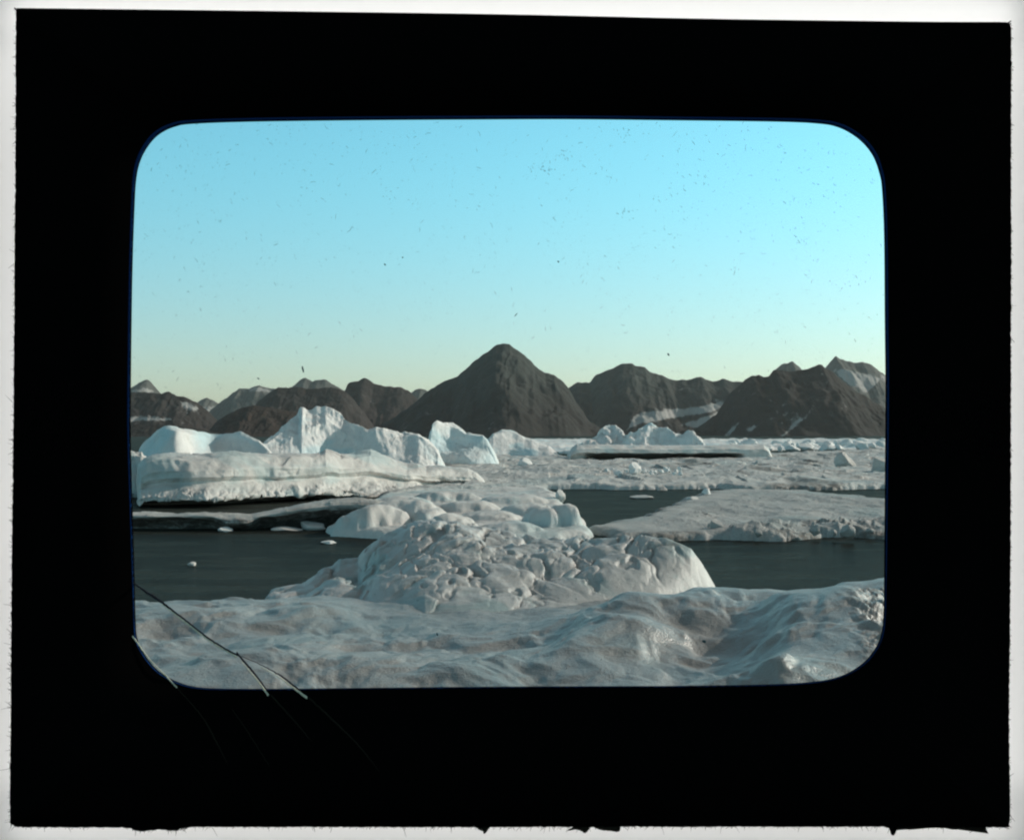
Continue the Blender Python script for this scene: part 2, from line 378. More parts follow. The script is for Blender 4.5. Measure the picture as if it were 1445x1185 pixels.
# ------------------------------------------------------------------ lofted bergs
def loft(name, top, ybase, sections, mat, seed, rough=0.25, freq=0.5, fac=0.0, ffreq=0.35, step=1.3, rows=90, drop=-0.8, yamp=0.0, edge=0.0, wrinkle=0.0, dirt_shade=None):
    """top: [(px, py)] traced skyline; ybase: depth of the crest line, a number or [(px, depth)];
    sections: [(px, [(dy, zf), ...])] cross-section from the back foot over the crest to the front foot, dy in metres, zf share of the crest height"""
    tp = np.asarray(top, float)
    yb = (lambda p: np.full(np.shape(p), float(ybase))) if np.isscalar(ybase) else (lambda p: np.interp(p, [a for a, _ in ybase], [b for _, b in ybase]))
    n = max(12, int((tp[-1, 0] - tp[0, 0]) / step))
    px = np.linspace(tp[0, 0], tp[-1, 0], n)
    py = np.interp(px, tp[:, 0], tp[:, 1])
    yc = yb(px)
    kq = max(9, (n // 4) | 1); kh = np.hanning(kq + 2)[1:-1]; kh /= kh.sum()
    yc = np.convolve(np.pad(yc, kq // 2, 'edge'), kh, 'valid')
    zt = Z(py, yc)
    xc = X(px, yc)
    K = rows
    res = []
    for _, s in sections:
        s = np.asarray(s, float); L = np.concatenate([[0], np.cumsum(np.hypot(np.diff(s[:, 0]) / (np.ptp(s[:, 0]) + 1e-6), np.diff(s[:, 1])))])
        # a share of the rows per authored segment keeps the authored corners in the same rows
        tt = np.linspace(0, len(s) - 1, K)
        res.append(np.stack([np.interp(tt, np.arange(len(s)), s[:, 0]), np.interp(tt, np.arange(len(s)), s[:, 1])], 1))
    spx = np.array([a for a, _ in sections], float)
    DY = np.zeros((n, K)); ZF = np.zeros((n, K))
    for k in range(K):
        DY[:, k] = np.interp(px, spx, [r[k, 0] for r in res]); ZF[:, k] = np.interp(px, spx, [r[k, 1] for r in res])
    ks = max(17, (n // 5) | 1) if 'berg' in name and not name.startswith('tab') else (45 if name.startswith('tab') else 17); ker = np.hanning(ks + 2)[1:-1]; ker /= ker.sum()
    for A in (DY, ZF):
        Ap = np.pad(A, ((ks // 2, ks // 2), (0, 0)), 'edge')
        A[:] = sum(ker[i] * Ap[i:i + n] for i in range(ks))
    P = np.zeros((n, K, 3))
    P[..., 0] = xc[:, None] * (1 + DY / yc[:, None]); P[..., 1] = yc[:, None] + DY
    P[..., 2] = np.where(ZF >= 0, ZF * zt[:, None], ZF * abs(drop))
    if yamp: P[..., 1] += yamp * fbm(xc[:, None] * 0.25 + 0 * DY, ZF * 0.7, seed + 50, 4)
    gu = np.gradient(P, axis=0); gv = np.gradient(P, axis=1)
    N = np.cross(gu, gv); N /= (np.linalg.norm(N, axis=2, keepdims=True) + 1e-9)
    if N[n // 2, K // 2, 2] < 0: N = -N
    Wn = np.abs(N)**2; x_, y_, z_ = P[..., 0], P[..., 1], P[..., 2]
    def tri(fn, f, sd_):
        return fn(x_ * f, z_ * f * 1.15, sd_) * Wn[..., 1] + fn(y_ * f + 31, z_ * f * 1.15, sd_ + 1) * Wn[..., 0] + fn(x_ * f + 11, y_ * f, sd_ + 2) * Wn[..., 2]
    d = rough * tri(lambda p, q, k: fbm(p, q, k, 5, 0.5), freq, seed)
    if fac: d = d + fac * tri(facets, ffreq, seed + 7) + 0.35 * fac * tri(facets, ffreq * 2.7, seed + 9)
    if wrinkle: d = d + wrinkle * ridged(P[..., 0] * 0.9 + P[..., 2] * .5, P[..., 2] * 0.5 + P[..., 1] * 0.2, seed + 31, 4) * np.clip((0.40 - ZF) * 8, 0, 1) * (ZF > 0.05)
    fade = np.clip(zt / (0.35 * zt.max()), 0.15, 1)[:, None]
    P = P + N * (d * fade)[..., None]
    V = P.reshape(-1, 3)
    at = {'dirt_shade': np.zeros(n * K)}
    if dirt_shade is not None: at['dirt_shade'] = dirt_shade(P, ZF, px).reshape(-1)
    return link_mesh(name, V, grid_quads(n, K), mat, attrs=at)

# ridge bergs: back foot, crest, front foot
def sec(back, front, mid=0.55, lip=0.0):
    return [(back, -1), (back * 0.6, 0.45), (back * 0.15, 0.94), (0, 1.0), (-front * 0.18, 0.93), (-front * mid, 0.5), (-front, 0.04), (-front * 1.02, -1)]

o = loft('iceberg', [(192, 652), (199, 632), (210, 618), (222, 606), (232, 602), (250, 602.5), (275, 607), (298, 613), (312, 613), (325, 610.5), (340, 611), (352, 616), (365, 621), (378, 634), (390, 650)],
    [(190, 122), (240, 118), (300, 128), (390, 120)],
    [(190, sec(8, 3)), (232, [(12, -1), (8, .4), (2, .95), (0, 1), (-1, .95), (-2.2, .62), (-3.5, .3), (-4.2, -1)]), (262, [(12, -1), (8, .4), (2, .95), (0, 1), (-4, .90), (-5.6, .42), (-6.2, .25), (-6.5, -1)]),
     (300, [(12, -1), (8, .4), (2, .95), (0, 1), (-1, .9), (-7, .5), (-8, .1), (-8.5, -1)]), (335, sec(9, 5)), (390, sec(6, 4))],
    M_berg, 201, 0.16, 0.30, 0.10, 0.16, yamp=0.3)
tag(o, 'smooth low white iceberg with a flat sloping top, behind the long flat-topped berg', 'iceberg', 'icebergs in the middle distance')

o = loft('iceberg', [(335, 660), (345, 642), (365, 628), (385, 615), (400, 603), (410, 591), (420, 586), (424, 581), (426, 573), (432, 577), (441, 578), (447, 575), (453, 577), (460, 575), (470, 579), (482, 587),
    (490, 594), (505, 600), (520, 606), (530, 602), (546, 605), (556, 608), (569, 610.7), (590, 612), (604, 622), (617, 634), (624, 648), (632, 664)],
    [(335, 138), (420, 152), (470, 154), (520, 148), (560, 152), (632, 150)],
    [(335, sec(7, 2)), (400, [(12, -1), (8, .4), (2, .95), (0, 1), (-2, .9), (-4, .72), (-9, .2), (-10, -1)]),
     (430, [(14, -1), (8, .4), (2, .92), (0, 1), (-1.2, .86), (-6, .62), (-9, .25), (-10, -1)]),
     (470, [(14, -1), (8, .5), (2, .95), (0, 1), (-.8, .92), (-3.0, .80), (-4.4, .28), (-5, -1)]),
     (520, [(14, -1), (8, .5), (2, .95), (0, 1), (-.5, .95), (-1.2, .6), (-2.0, .2), (-2.6, -1)]),
     (545, [(14, -1), (8, .5), (2, .95), (0, 1), (-1.5, .95), (-3.5, .6), (-6.0, .2), (-7, -1)]),
     (600, [(12, -1), (8, .5), (2, .95), (0, 1), (-2, .9), (-4, .6), (-8, .2), (-9, -1)]), (632, sec(5, 5))],
    M_berg, 211, 0.30, 0.40, 0.24, 0.22, yamp=0.5, step=0.8, rows=120)
tag(o, 'tallest white iceberg with a jagged top and a long slope to the right', 'iceberg', 'icebergs in the middle distance')

o = loft('iceberg', [(585, 668), (596, 645), (604, 625), (608, 606), (611, 597), (617, 593), (626, 595), (638, 597), (645, 600), (651, 604), (658, 610), (672, 611), (681, 612), (687, 618), (693, 628), (704, 652)],
    [(585, 160), (640, 168), (704, 166)],
    [(585, sec(6, 4)), (612, [(10, -1), (6, .5), (2, .9), (0, 1), (-.4, .93), (-1.0, .6), (-2.0, .3), (-3, -1)]), (640, [(10, -1), (6, .5), (2, .9), (0, 1), (-1.0, .9), (-1.6, .55), (-6, .3), (-8, -1)]),
     (665, [(10, -1), (6, .5), (2, .9), (0, 1), (-2, .93), (-3, .6), (-8, .2), (-9, -1)]), (704, sec(6, 5))],
    M_berg, 223, 0.30, 0.40, 0.22, 0.22, step=0.8)
tag(o, 'white iceberg with a blocky upright head, in front of the pointed mountain', 'iceberg', 'icebergs in the middle distance')

o = loft('iceberg', [(676, 655), (683, 637), (688, 620), (696, 611), (708, 606.5), (720, 606), (730, 609), (740, 616), (750, 619), (760, 625), (774, 628), (782, 635), (792, 644)],
    [(676, 222), (720, 232), (788, 226)],
    [(676, sec(6, 4)), (715, [(14, -1), (8, .55), (2, .96), (0, 1), (-3, .93), (-7, .55), (-9, .3), (-9.6, -1)]), (745, [(12, -1), (8, .55), (2, .96), (0, 1), (-3, .9), (-7, .4), (-8, .2), (-8.6, -1)]), (792, sec(6, 5))],
    M_berg, 227, 0.35, 0.20, 0.05, 0.15, step=0.9)
tag(o, 'smooth dome-shaped white iceberg right of the blocky one', 'iceberg', 'icebergs in the middle distance')

o = loft('iceberg', [(815, 640), (822, 624), (832, 618), (842, 612), (850, 605), (856, 600), (860, 599), (864, 602), (868, 601), (874, 606), (880, 611), (890, 616), (900, 626), (908, 642)],
    [(815, 222), (860, 230), (908, 222)], [(815, sec(6, 6)), (856, [(12, -1), (8, .5), (2, .94), (0, 1), (-2, .8), (-6, .45), (-9, .1), (-10, -1)]), (908, sec(6, 6))],
    M_berg, 229, 0.7, 0.35, 0.6, 0.3, step=0.7)
tag(o, 'far iceberg with a leaning peak, left one behind the flat slab', 'iceberg', 'icebergs in the middle distance')
o = loft('iceberg', [(876, 640), (884, 622), (890, 611), (896, 609), (903, 603), (909, 600), (913, 597), (920, 596), (926, 600), (935, 604), (950, 609), (958, 615), (964, 613), (970, 611), (978, 610), (984, 615), (991, 623), (1000, 640)],
    [(876, 218), (920, 222), (1000, 214)], [(876, sec(6, 6)), (915, [(12, -1), (8, .5), (2, .94), (0, 1), (-1.5, .85), (-3, .55), (-8, .15), (-9, -1)]), (950, [(12, -1), (8, .5), (2, .94), (0, 1), (-1.5, .85), (-3, .45), (-8, .15), (-9, -1)]), (1000, sec(6, 6))],
    M_berg, 233, 0.7, 0.35, 0.6, 0.3, step=0.7)
tag(o, 'far iceberg with a round peak and knobbly tail, right one behind the flat slab', 'iceberg', 'icebergs in the middle distance')

# the flat slab with a dark undercut
def und(P, ZF, px):
    return np.zeros(ZF.shape)
o = loft('ice_slab', [(800, 655), (806, 634), (814, 628.5), (830, 627.5), (870, 628), (960, 629), (1040, 627.5), (1078, 628), (1084, 632), (1092, 650)],
    [(800, 192), (1092, 206)],
    [(800, [(16, -1), (15, .5), (8, .98), (0, 1.0), (-5, .95), (-8, .80), (-8.2, .55), (-8, .3), (-7.6, .0), (-7.5, -1)]),
     (826, [(16, -1), (15, .5), (8, .98), (0, 1.0), (-5, .95), (-8, .80), (-8.2, .60), (-7, .48), (-5.5, .05), (-5, -1)]),
     (834, [(16, -1), (15, .5), (8, .98), (0, 1.0), (-5, .95), (-8, .80), (-8.2, .58), (-3.5, .46), (1.5, .2), (3, -1)]),
     (1030, [(16, -1), (15, .5), (8, .98), (0, 1.0), (-5, .95), (-8, .78), (-8.2, .55), (-4, .42), (0, .2), (1, -1)]),
     (1050, [(16, -1), (15, .5), (8, .98), (0, 1.0), (-5, .95), (-8, .75), (-8.2, .5), (-8.3, .3), (-8.8, .1), (-9, -1)]),
     (1092, [(16, -1), (15, .5), (8, .98), (0, 1.0), (-5, .95), (-8, .75), (-8.2, .5), (-8.3, .3), (-8.8, .1), (-9, -1)])],
    M_mid, 239, 0.12, 0.4, 0.05, 0.3, step=1.0, rows=100)
tag(o, 'long flat ice slab with a dark undercut front, under the two far icebergs', 'ice slab')

# the long flat-topped berg on the left
tb = [(194, 702), (196, 657), (204, 649), (214, 646), (240, 643), (300, 640.5), (360, 640), (400, 641.5), (440, 641), (452, 639), (460, 634), (470, 636), (482, 640), (500, 640), (512, 637), (522, 636), (534, 640), (548, 645), (560, 651), (575, 656),
      (590, 656), (602, 661), (620, 660), (640, 661), (660, 663), (672, 668), (680, 676), (690, 688)]
S1 = [(18, -1), (16, .4), (9, .9), (3, .99), (0, 1.0), (-1.0, .93), (-1.7, .70), (-1.75, .56), (-1.5, .47), (-1.7, .41), (-3.2, .28), (-3.4, .17), (-2.0, .13), (0.2, .04), (0.6, -1)]
S2 = [(18, -1), (16, .4), (9, .9), (3, .99), (0, 1.0), (-1.4, .93), (-2.6, .70), (-2.6, .56), (-2.2, .47), (-2.5, .41), (-4.2, .26), (-4.8, .14), (-3.4, .11), (-1.0, .04), (0.0, -1)]
S3 = [(18, -1), (16, .4), (9, .9), (3, .98), (0, 1.0), (-2.0, .9), (-3.4, .64), (-3.3, .54), (-2.7, .44), (-3.2, .38), (-5.5, .22), (-6.5, .12), (-7.0, .08), (-7.2, .04), (-7.4, -1)]
S4 = [(14, -1), (12, .4), (7, .9), (3, .98), (0, 1.0), (-1.0, .9), (-1.7, .65), (-1.7, .45), (-1.2, .3), (-1.5, .2), (-2.5, .12), (-3, .08), (-3.1, .05), (-3.2, .02), (-3.4, -1)]
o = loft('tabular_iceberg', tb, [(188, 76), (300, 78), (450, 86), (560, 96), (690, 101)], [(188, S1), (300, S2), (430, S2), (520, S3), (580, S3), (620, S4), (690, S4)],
    M_mid, 251, 0.16, 0.22, 0.10, 0.25, step=0.9, rows=170, yamp=0.8, wrinkle=0.16, dirt_shade=lambda P, ZF, px: 0.4 * sstep(0.15, 0.08, ZF) * (np.arange(ZF.shape[1]) > ZF.shape[1] * 0.4))  # darkens the undercut by colour, in place of its shade
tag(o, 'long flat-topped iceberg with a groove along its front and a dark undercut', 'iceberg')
o = loft('iceberg', [(120, 680), (140, 660), (165, 641), (184, 637), (192, 640), (200, 639), (207, 645), (212, 655), (216, 690)], [(120, 88), (216, 88)],
    [(120, sec(5, 3)), (185, sec(6, 3)), (216, sec(5, 2))], M_mid, 257, 0.3, 0.5, 0.3, 0.4, step=0.9)
tag(o, 'small bright ice piece behind the left end of the flat-topped berg', 'iceberg', 'icebergs in the middle distance')

# low floe with the dark overhanging front on the left
lt = [(100, 737), (150, 728), (183, 726), (230, 726), (290, 725), (308, 726), (325, 727), (345, 727), (356, 727), (375, 724), (400, 719), (430, 712), (455, 708), (480, 706), (510, 705), (530, 707), (548, 713), (562, 723), (575, 742)]
Q1 = [(5.5, -1), (5, .4), (3, .85), (1, .98), (0, 1), (-0.35, .97), (-0.5, .90), (-0.4, .80), (0.0, .62), (0.4, .35), (0.7, .05), (0.9, -1)]
Q2 = [(5.5, -1), (5, .4), (3, .85), (1, .98), (0, 1), (-0.5, .90), (-0.9, .74), (-1.0, .55), (-0.8, .40), (-0.4, .2), (0, .02), (0.2, -1)]
Q3 = [(9, -1), (8, .4), (5, .85), (1.5, .98), (0, 1), (-0.4, .94), (-0.7, .84), (-0.7, .70), (-0.1, .52), (0.6, .25), (1.0, .03), (1.2, -1)]
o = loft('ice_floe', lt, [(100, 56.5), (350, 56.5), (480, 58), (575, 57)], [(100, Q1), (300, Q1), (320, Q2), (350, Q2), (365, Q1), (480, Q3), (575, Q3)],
    M_dark, 263, 0.06, 0.7, 0.04, 0.6, step=0.9, rows=110, yamp=0.3, dirt_shade=lambda P, ZF, px: 0.85 * sstep(0.86, 0.66, ZF + 0.08 * fbm(P[..., 0] * .8, P[..., 2] * 1.5, 265, 3)) * (np.arange(ZF.shape[1]) > ZF.shape[1] * 0.4))  # overhanging front painted dark, standing in for shade under the lip
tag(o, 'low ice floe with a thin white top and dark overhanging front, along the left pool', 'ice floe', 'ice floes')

# ------------------------------------------------------------------ floes and hummocks as relief on the water
def relief(name, outline, top, mat, seed, res, edge=0.8, extra=None, darkf=None, wob=0.3, wfreq=0.6, bot=-0.35, box=None, persp=True):
    """outline: world polygon; top(x, y, sd): height of the upper side"""
    P = np.asarray(outline, float)
    x0, y0 = P.min(0) - edge - wob; x1, y1 = P.max(0) + edge + wob
    if persp:                      # rows spaced in proportion to the distance
        ny = int(math.log(y1 / y0) / res); ys = y0 * np.exp(np.linspace(0, math.log(y1 / y0), ny))
    else:
        ny = int((y1 - y0) / res); ys = np.linspace(y0, y1, ny)
    ra = (P[:, 0] / P[:, 1]).min() - 0.02; rb = (P[:, 0] / P[:, 1]).max() + 0.02
    nx = int((rb - ra) * 1700 / 1.35)
    gr, gy = np.meshgrid(np.linspace(ra, rb, nx), ys)
    gx = gr * gy
    sd = poly_sd(gx, gy, P) + wob * fbm(gx * wfreq, gy * wfreq, seed, 5, 0.55)
    z = top(gx, gy, sd)
    e = np.clip(sd / edge, -1, 1)
    prof = np.where(e > 0, np.sqrt(np.clip(1 - (1 - np.clip(e, 0, 1))**2, 0, 1)), 0)
    zz = np.where(sd > 0, bot + (z - bot) * (0.30 + 0.70 * prof), bot - 0.2)
    keep = ((sd[:-1, :-1] > -edge) | (sd[1:, 1:] > -edge))
    V = np.stack([gx.ravel(), gy.ravel(), zz.ravel()], 1)
    at = {'dirt_shade': darkf(gx, gy, sd) if darkf is not None else np.zeros(gx.shape)}
    V, Q, at = compact(V, grid_quads(ny, nx, keep), at)
    return link_mesh(name, V, Q, mat, attrs=at)

def bumps(gx, gy, lst, zr):
    """lst: (px, row, half width px, half height rows, amplitude) on a surface at height zr"""
    z = np.zeros(gx.shape)
    for (px, py, rp, rr, a, *rest) in lst:
        cy = depth(py, zr); cx = X(px, cy)
        rx = rp * cy / F; ry = rr * cy * cy / ((H - zr) * F)
        ang = rest[0] if rest else 0.0
        dx = gx - cx; dy = gy - cy
        c, s = math.cos(ang), math.sin(ang)
        u = (dx * c + dy * s) / rx; v = (-dx * s + dy * c) / ry
        z += a * np.exp(-(u * u + v * v) * 1.1)
    return z

ZG = 0.9
FG = [(300, 872, 120, 14, .16), (470, 852, 90, 12, .26), (560, 846, 60, 8, .18), (230, 890, 70, 10, -.14), (420, 885, 100, 10, -.14), (620, 880, 110, 10, -.12), (760, 905, 110, 12, -.22),
      (640, 858, 90, 8, .12), (1230, 825, 120, 12, .35), (1060, 850, 90, 9, .16), (1010, 925, 130, 30, -.28), (560, 945, 420, 18, .16), (1010, 990, 150, 16, .20), (380, 930, 90, 12, .1), (250, 935, 90, 10, -.08), (520, 905, 60, 8, -.08)]
def crest(x, y, pts, h, left, right, zr=0.9):
    """a ridge running away from the eye: steep on its left side, easy on its right"""
    P = np.array(sorted((depth(b_, zr), X(a_, depth(b_, zr)), k_) for a_, b_, k_ in pts))
    xc = np.interp(y, P[:, 0], P[:, 1]); amp = np.interp(y, P[:, 0], P[:, 2])
    s_ = x - xc + 0.18 * fbm(x * 1.1, y * 1.1, 317, 3)
    return h * amp * np.where(s_ < 0, np.exp(-(s_ / left)**2), np.exp(-(s_ / right)**2))
def fg_top(x, y, sd=None):
    z = 0.84 + bumps(x, y, FG, ZG)
    wx = x + 0.5 * fbm(x * 0.4, y * 0.4, 301, 3); wy = y + 0.7 * fbm(x * 0.4 + 5, y * 0.4, 303, 3)
    z = z + crest(x, y, [(1190, 850, 0), (1165, 866, .8), (1150, 895, 1), (1143, 940, 1), (1120, 985, .9), (1090, 1040, 0)], 0.60, 0.8, 2.6)
    u = (x * 0.50 + y * 0.86) + 0.7 * fbm(x * 0.22, y * 0.22, 318, 3)
    msk = sstep(-0.6, 1.2, x - 0.02 * (y - 20)) * sstep(7.2, 5.6, x - 0.10 * (y - 20)) * sstep(29, 26.5, y)
    for u0, ln, hh in ((18.6, 2.2, .20), (21.6, 3.2, .42), (25.2, 2.6, .34)):
        k_ = (u - u0) / ln
        z = z + msk * hh * (sstep(-1.0, 0.0, k_) * 0.5 + 0.5 * np.clip(k_ + 1, 0, 1)) * sstep(0.38, 0.0, k_)
    z = z + crest(x, y, [(935, 838, 0), (918, 850, 1), (905, 872, 1), (888, 908, .8), (850, 935, 0)], 0.52, 0.9, 1.5)
    z = z + crest(x, y, [(1000, 835, 0), (990, 848, 1), (978, 866, .7), (960, 880, 0)], 0.16, 0.5, 0.5)
    z = z + 0.12 * fbm(wx * 0.40, wy * 0.26, 305, 3, 0.4) + 0.020 * ridged(wx * 0.7, wy * 0.5, 307, 2, 0.45) + 0.022 * fbm(wx * 2.0, wy * 1.7, 309, 4)
    rgt = sstep(0.0, 0.9, x - np.interp(y, [17, 20, 24, 27], [4.6, 5.2, 6.3, 8.5]))
    z = z + rgt * (0.07 * ridged(x * 1.7 + 0.8 * y, y * 0.7 - 0.6 * x, 311, 4, 0.6) + 0.03 * fbm(x * 4, y * 4, 313, 3)) * sstep(28, 25, y)
    z = z + 0.085 * fbm(wx * 0.95 + 3, wy * 0.6, 319, 3, 0.5) * sstep(11, 14, y)
    p_ = CX + x / y * F
    fl = sstep(22.3, 24.8, y) * sstep(430, 530, p_) * sstep(1010, 930, p_)     # level apron that runs into the hummock
    z = z * (1 - fl) + fl * (0.70 + 0.05 * fbm(x * 0.9, y * 0.8, 328, 4) + 0.25 * (z - 0.84))
    # the far rim of the floe stays as low as its shoreline
    lim = H - (np.interp(p_, [182, 285, 400, 440, 520, 600, 700, 760, 850, 930, 1012, 1060, 1110, 1150, 1190, 1250, 1350], [842, 838, 834, 838, 840, 840, 838, 834, 832, 830, 826, 830, 834, 830, 822, 813, 806]) + 5 * fbm(x * 0.8, y * 0.5, 320, 3) - HZ) / F * y
    z = -0.09 * np.log(np.exp(-z / 0.09) + np.exp(-lim / 0.09))
    near = sstep(13.0, 11.0, y)
    return z * (1 - near) + near * 0.93
gl = [(-14, 8.0), (14, 8.0), (22, 14)]
gl += [G(1400, 796, .9), G(1300, 806, .9), G(1250, 813, .9), G(1190, 822, .88), G(1150, 829, .85), G(1110, 833, .85), G(1060, 829, .85), G(1012, 821, .8), G(930, 800, .6), G(760, 795, .6), G(600, 800, .6), G(500, 815, .6)]
gl += [G(430, 832, .85), G(400, 834, .85), G(380, 838, .85), G(330, 836, .85), G(285, 838, .85), G(230, 841, .85), G(182, 843, .85), G(60, 848, .85), G(-60, 852, .85), (-20, 14)]
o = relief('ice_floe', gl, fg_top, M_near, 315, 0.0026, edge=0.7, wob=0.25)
tag(o, 'nearest grey ice floe, wavy and wet, filling the bottom of the view', 'ice floe', 'ice floes')

# lumpy hummock on the nearest floe
hum = [G(385, 842, .7), G(450, 850, .7), G(520, 858, .7), G(600, 872, .7), G(700, 872, .7), G(760, 866, .7), G(850, 856, .7), G(930, 848, .7), G(1022, 833, .7)]
hum += [(X(1000, 34), 34.0), (X(900, 36.5), 36.5), (X(760, 36), 36.0), (X(620, 37), 37.0), (X(540, 36.0), 36.0), (X(470, 34.0), 34.0), (X(425, 32.5), 32.5), (X(388, 31), 31)]
CR = np.array([(405, 832), (430, 815), (455, 797), (480, 790), (505, 790), (515, 775), (535, 757), (560, 749), (590, 736), (620, 731), (645, 729), (670, 737), (700, 747), (740, 751), (760, 757), (800, 757), (850, 754), (880, 752), (905, 753), (930, 763), (960, 767), (975, 772), (995, 795), (1016, 828)], float)
def hum_field(x, y, sd):
    p = CX + x / y * F
    crest = np.interp(p, CR[:, 0], CR[:, 1])
    yc = 31.5 + 1.6 * np.sin((p - 400) / 130.0)
    zc = np.maximum(Z(crest, yc) - 0.10, 0.6)                      # crest height
    yf = np.interp(p, [400, 450, 520, 600, 700, 760, 850, 930, 1016], [depth(q, .7) for q in (842, 850, 856, 870, 870, 864, 854, 846, 832)])
    t = np.clip((y - yf) / np.maximum(yc - yf, 0.5), -0.2, 1)
    front = 0.45 + (zc - 0.45) * np.clip(t, 0, 1)**0.72
    back = zc - 0.35 * np.maximum(y - yc, 0)**1.3
    base = np.where(y < yc, front, back)
    wx = x + 0.35 * fbm(x * 0.8, y * 0.8, 321, 3); wy = y + 0.5 * fbm(x * 0.8 + 9, y * 0.8, 323, 3)
    ux = wx * 0.56 + wy * 0.24; uy = wy * 0.48 - wx * 0.34
    f1, f2, idv, dx, dy = worley(ux, uy, 325)
    g1, g2, idw, ex, ey = worley(ux * 2.1 + 3, uy * 1.9, 327)
    dome = np.clip(1 - f1 * f1 * 1.1, 0, 1) ; crack = sstep(0.0, 0.17, f2 - f1)
    d2 = np.clip(1 - g1 * g1 * 1.1, 0, 1); cr2 = sstep(0.0, 0.14, g2 - g1)
    amp = sstep(0.0, 1.6, sd) * (0.35 + 0.65 * sstep(0.05, 0.55, t))
    ta = 0.5 + 2.2 * (idv - 0.5)
    l = 0.30 * (dome - 0.55) * (0.6 + 0.8 * idv) + 0.09 * (crack - 1) * sstep(-0.5, 0.3, fbm(x * 0.5, y * 0.5, 326, 2)) + 0.05 * (d2 - 0.6) + 0.02 * (cr2 - 1) - 0.26 * (dx * np.cos(ta) + dy * np.sin(ta)) * (0.5 + idw * 0.5) - 0.05 * ex
    l = l + 0.02 * fbm(x * 3.2, y * 2.6, 329, 4) + 0.16 * fbm(x * 0.55 + y * 0.3, y * 0.35 - x * .2, 335, 3)
    l = l + 0.018 * ridged(wx * 1.4 + wy * 0.9, wy * 1.1 - wx * 1.2, 337, 3)
    pit = sstep(0.42, 0.62, fbm(x * 1.9, y * 1.2, 339, 2)); l = l - 0.11 * pit
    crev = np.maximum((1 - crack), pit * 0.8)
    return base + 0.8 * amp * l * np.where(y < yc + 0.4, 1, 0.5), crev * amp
def hum_top(x, y, sd):
    return hum_field(x, y, sd)[0]
def hum_dark(x, y, sd):
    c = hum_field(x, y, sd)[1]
    return c * sstep(-0.05, 0.35, fbm(x * 0.7, y * 0.7, 331, 3)) * 0.6  # darkens crevices and pits in uneven patches
o = relief('ice_hummock', hum, hum_top, M_lump, 333, 0.0017, edge=0.5, wob=0.3, bot=0.25, darkf=hum_dark)
tag(o, 'heap of rounded lumpy ice with dark crevices rising from the nearest floe', 'ice hummock')

# smooth rounded lobes behind it
lob = [G(462, 757), G(560, 762), G(700, 770), G(835, 762), G(828, 745), G(812, 728), G(796, 712, .3), G(788, 696, .3), (X(760, 100), 100), (X(660, 106), 106), (X(560, 100), 100), (X(520, 76), 76), (X(474, 66), 66)]
LB = [(524, 757, 58, 712, 1.0), (566, 752, 60, 707, 1.0), (602, 754, 40, 718, 1.2), (560, 738, 70, 701, .8), (640, 766, 40, 727, 1.3), (712, 766, 66, 737, .9), (690, 748, 70, 722, .9), (768, 758, 36, 716, 1.3), (797, 757, 30, 712, 1.3),
      (740, 738, 50, 712, .9), (650, 734, 70, 708, .8), (720, 722, 70, 700, .8), (625, 718, 60, 694, .7)]
def lob_top(x, y, sd):
    z = np.full(x.shape, 0.36)
    wx = x + 0.45 * fbm(x * 0.5, y * 0.4, 347, 4); wy = y + 0.7 * fbm(x * 0.5 + 4, y * 0.4, 349, 3)
    for (px, pf_, hw, pt, asp) in LB:
        yf = depth(pf_); rx = hw * yf / F; ry = rx * asp; cy = yf + ry; cx = X(px, cy)
        a = max(Z(pt, cy), 0.5)
        dx = wx - cx; dy = wy - cy
        r2 = (dx / rx)**2 + (np.where(dy > 0, dy / (ry * 1.8), dy / ry))**2
        q = -0.1 + (a + 0.1) * np.clip(1 - r2 * np.clip(r2, 0, 9)**0.35, 0.0, 1)**0.8 + 0.10 * dx / rx
        h = np.clip(0.5 + 0.5 * (q - z) / 0.06, 0, 1); z = z + (q - z) * h + 0.06 * h * (1 - h)
    return z + 0.07 * fbm(x * 0.5, y * 0.45, 341, 4) + 0.02 * ridged(x * 0.8, y * 0.5, 343, 4)
o = relief('ice_floe', lob, lob_top, M_mid, 345, 0.0030, edge=0.8, wob=0.25, wfreq=0.35)
tag(o, 'white floe of smooth rounded lobes between the left pool and the middle pool', 'ice floe', 'ice floes')

# flat floe on the right behind the right pool
rf = [G(835, 752), G(868, 742), G(905, 737), G(935, 722), G(965, 710), G(990, 700), G(1040, 695), G(1130, 697), G(1190, 703), G(1251, 710), G(1330, 714), G(1400, 722), G(1400, 772), G(1251, 762), G(1200, 757), G(1140, 760), G(1080, 763), G(1000, 761), G(920, 765), G(870, 764)]
def rf_top(x, y, sd):
    z = 0.36 + (0.17 * fbm(x * 0.22, y * 0.13, 351, 5) + 0.05 * ridged(x * 0.5, y * 0.22, 353, 4)) * sstep(0, 4, sd)
    rub = np.exp(-((sd - 1.8) / 1.5)**2) * sstep(66, 60, y) * sstep(8, 11, x)
    f = facets(x * 0.75, y * 0.5, 355)
    return z + rub * (0.42 * f + 0.10 + 0.15 * facets(x * 2.0, y * 1.2, 356))
def rf_dirt(x, y, sd):
    return 0.75 * sstep(1.6, 0.1, sd) * sstep(-.3, .4, fbm(x * .3, y * .3, 357, 3))
o = relief('ice_floe', rf, rf_top, M_floe, 359, 0.0030, edge=0.9, wob=0.7, wfreq=0.3, darkf=rf_dirt)
tag(o, 'flat grey floe with crumbled rubble along its near edge, behind the right pool', 'ice floe', 'ice floes')

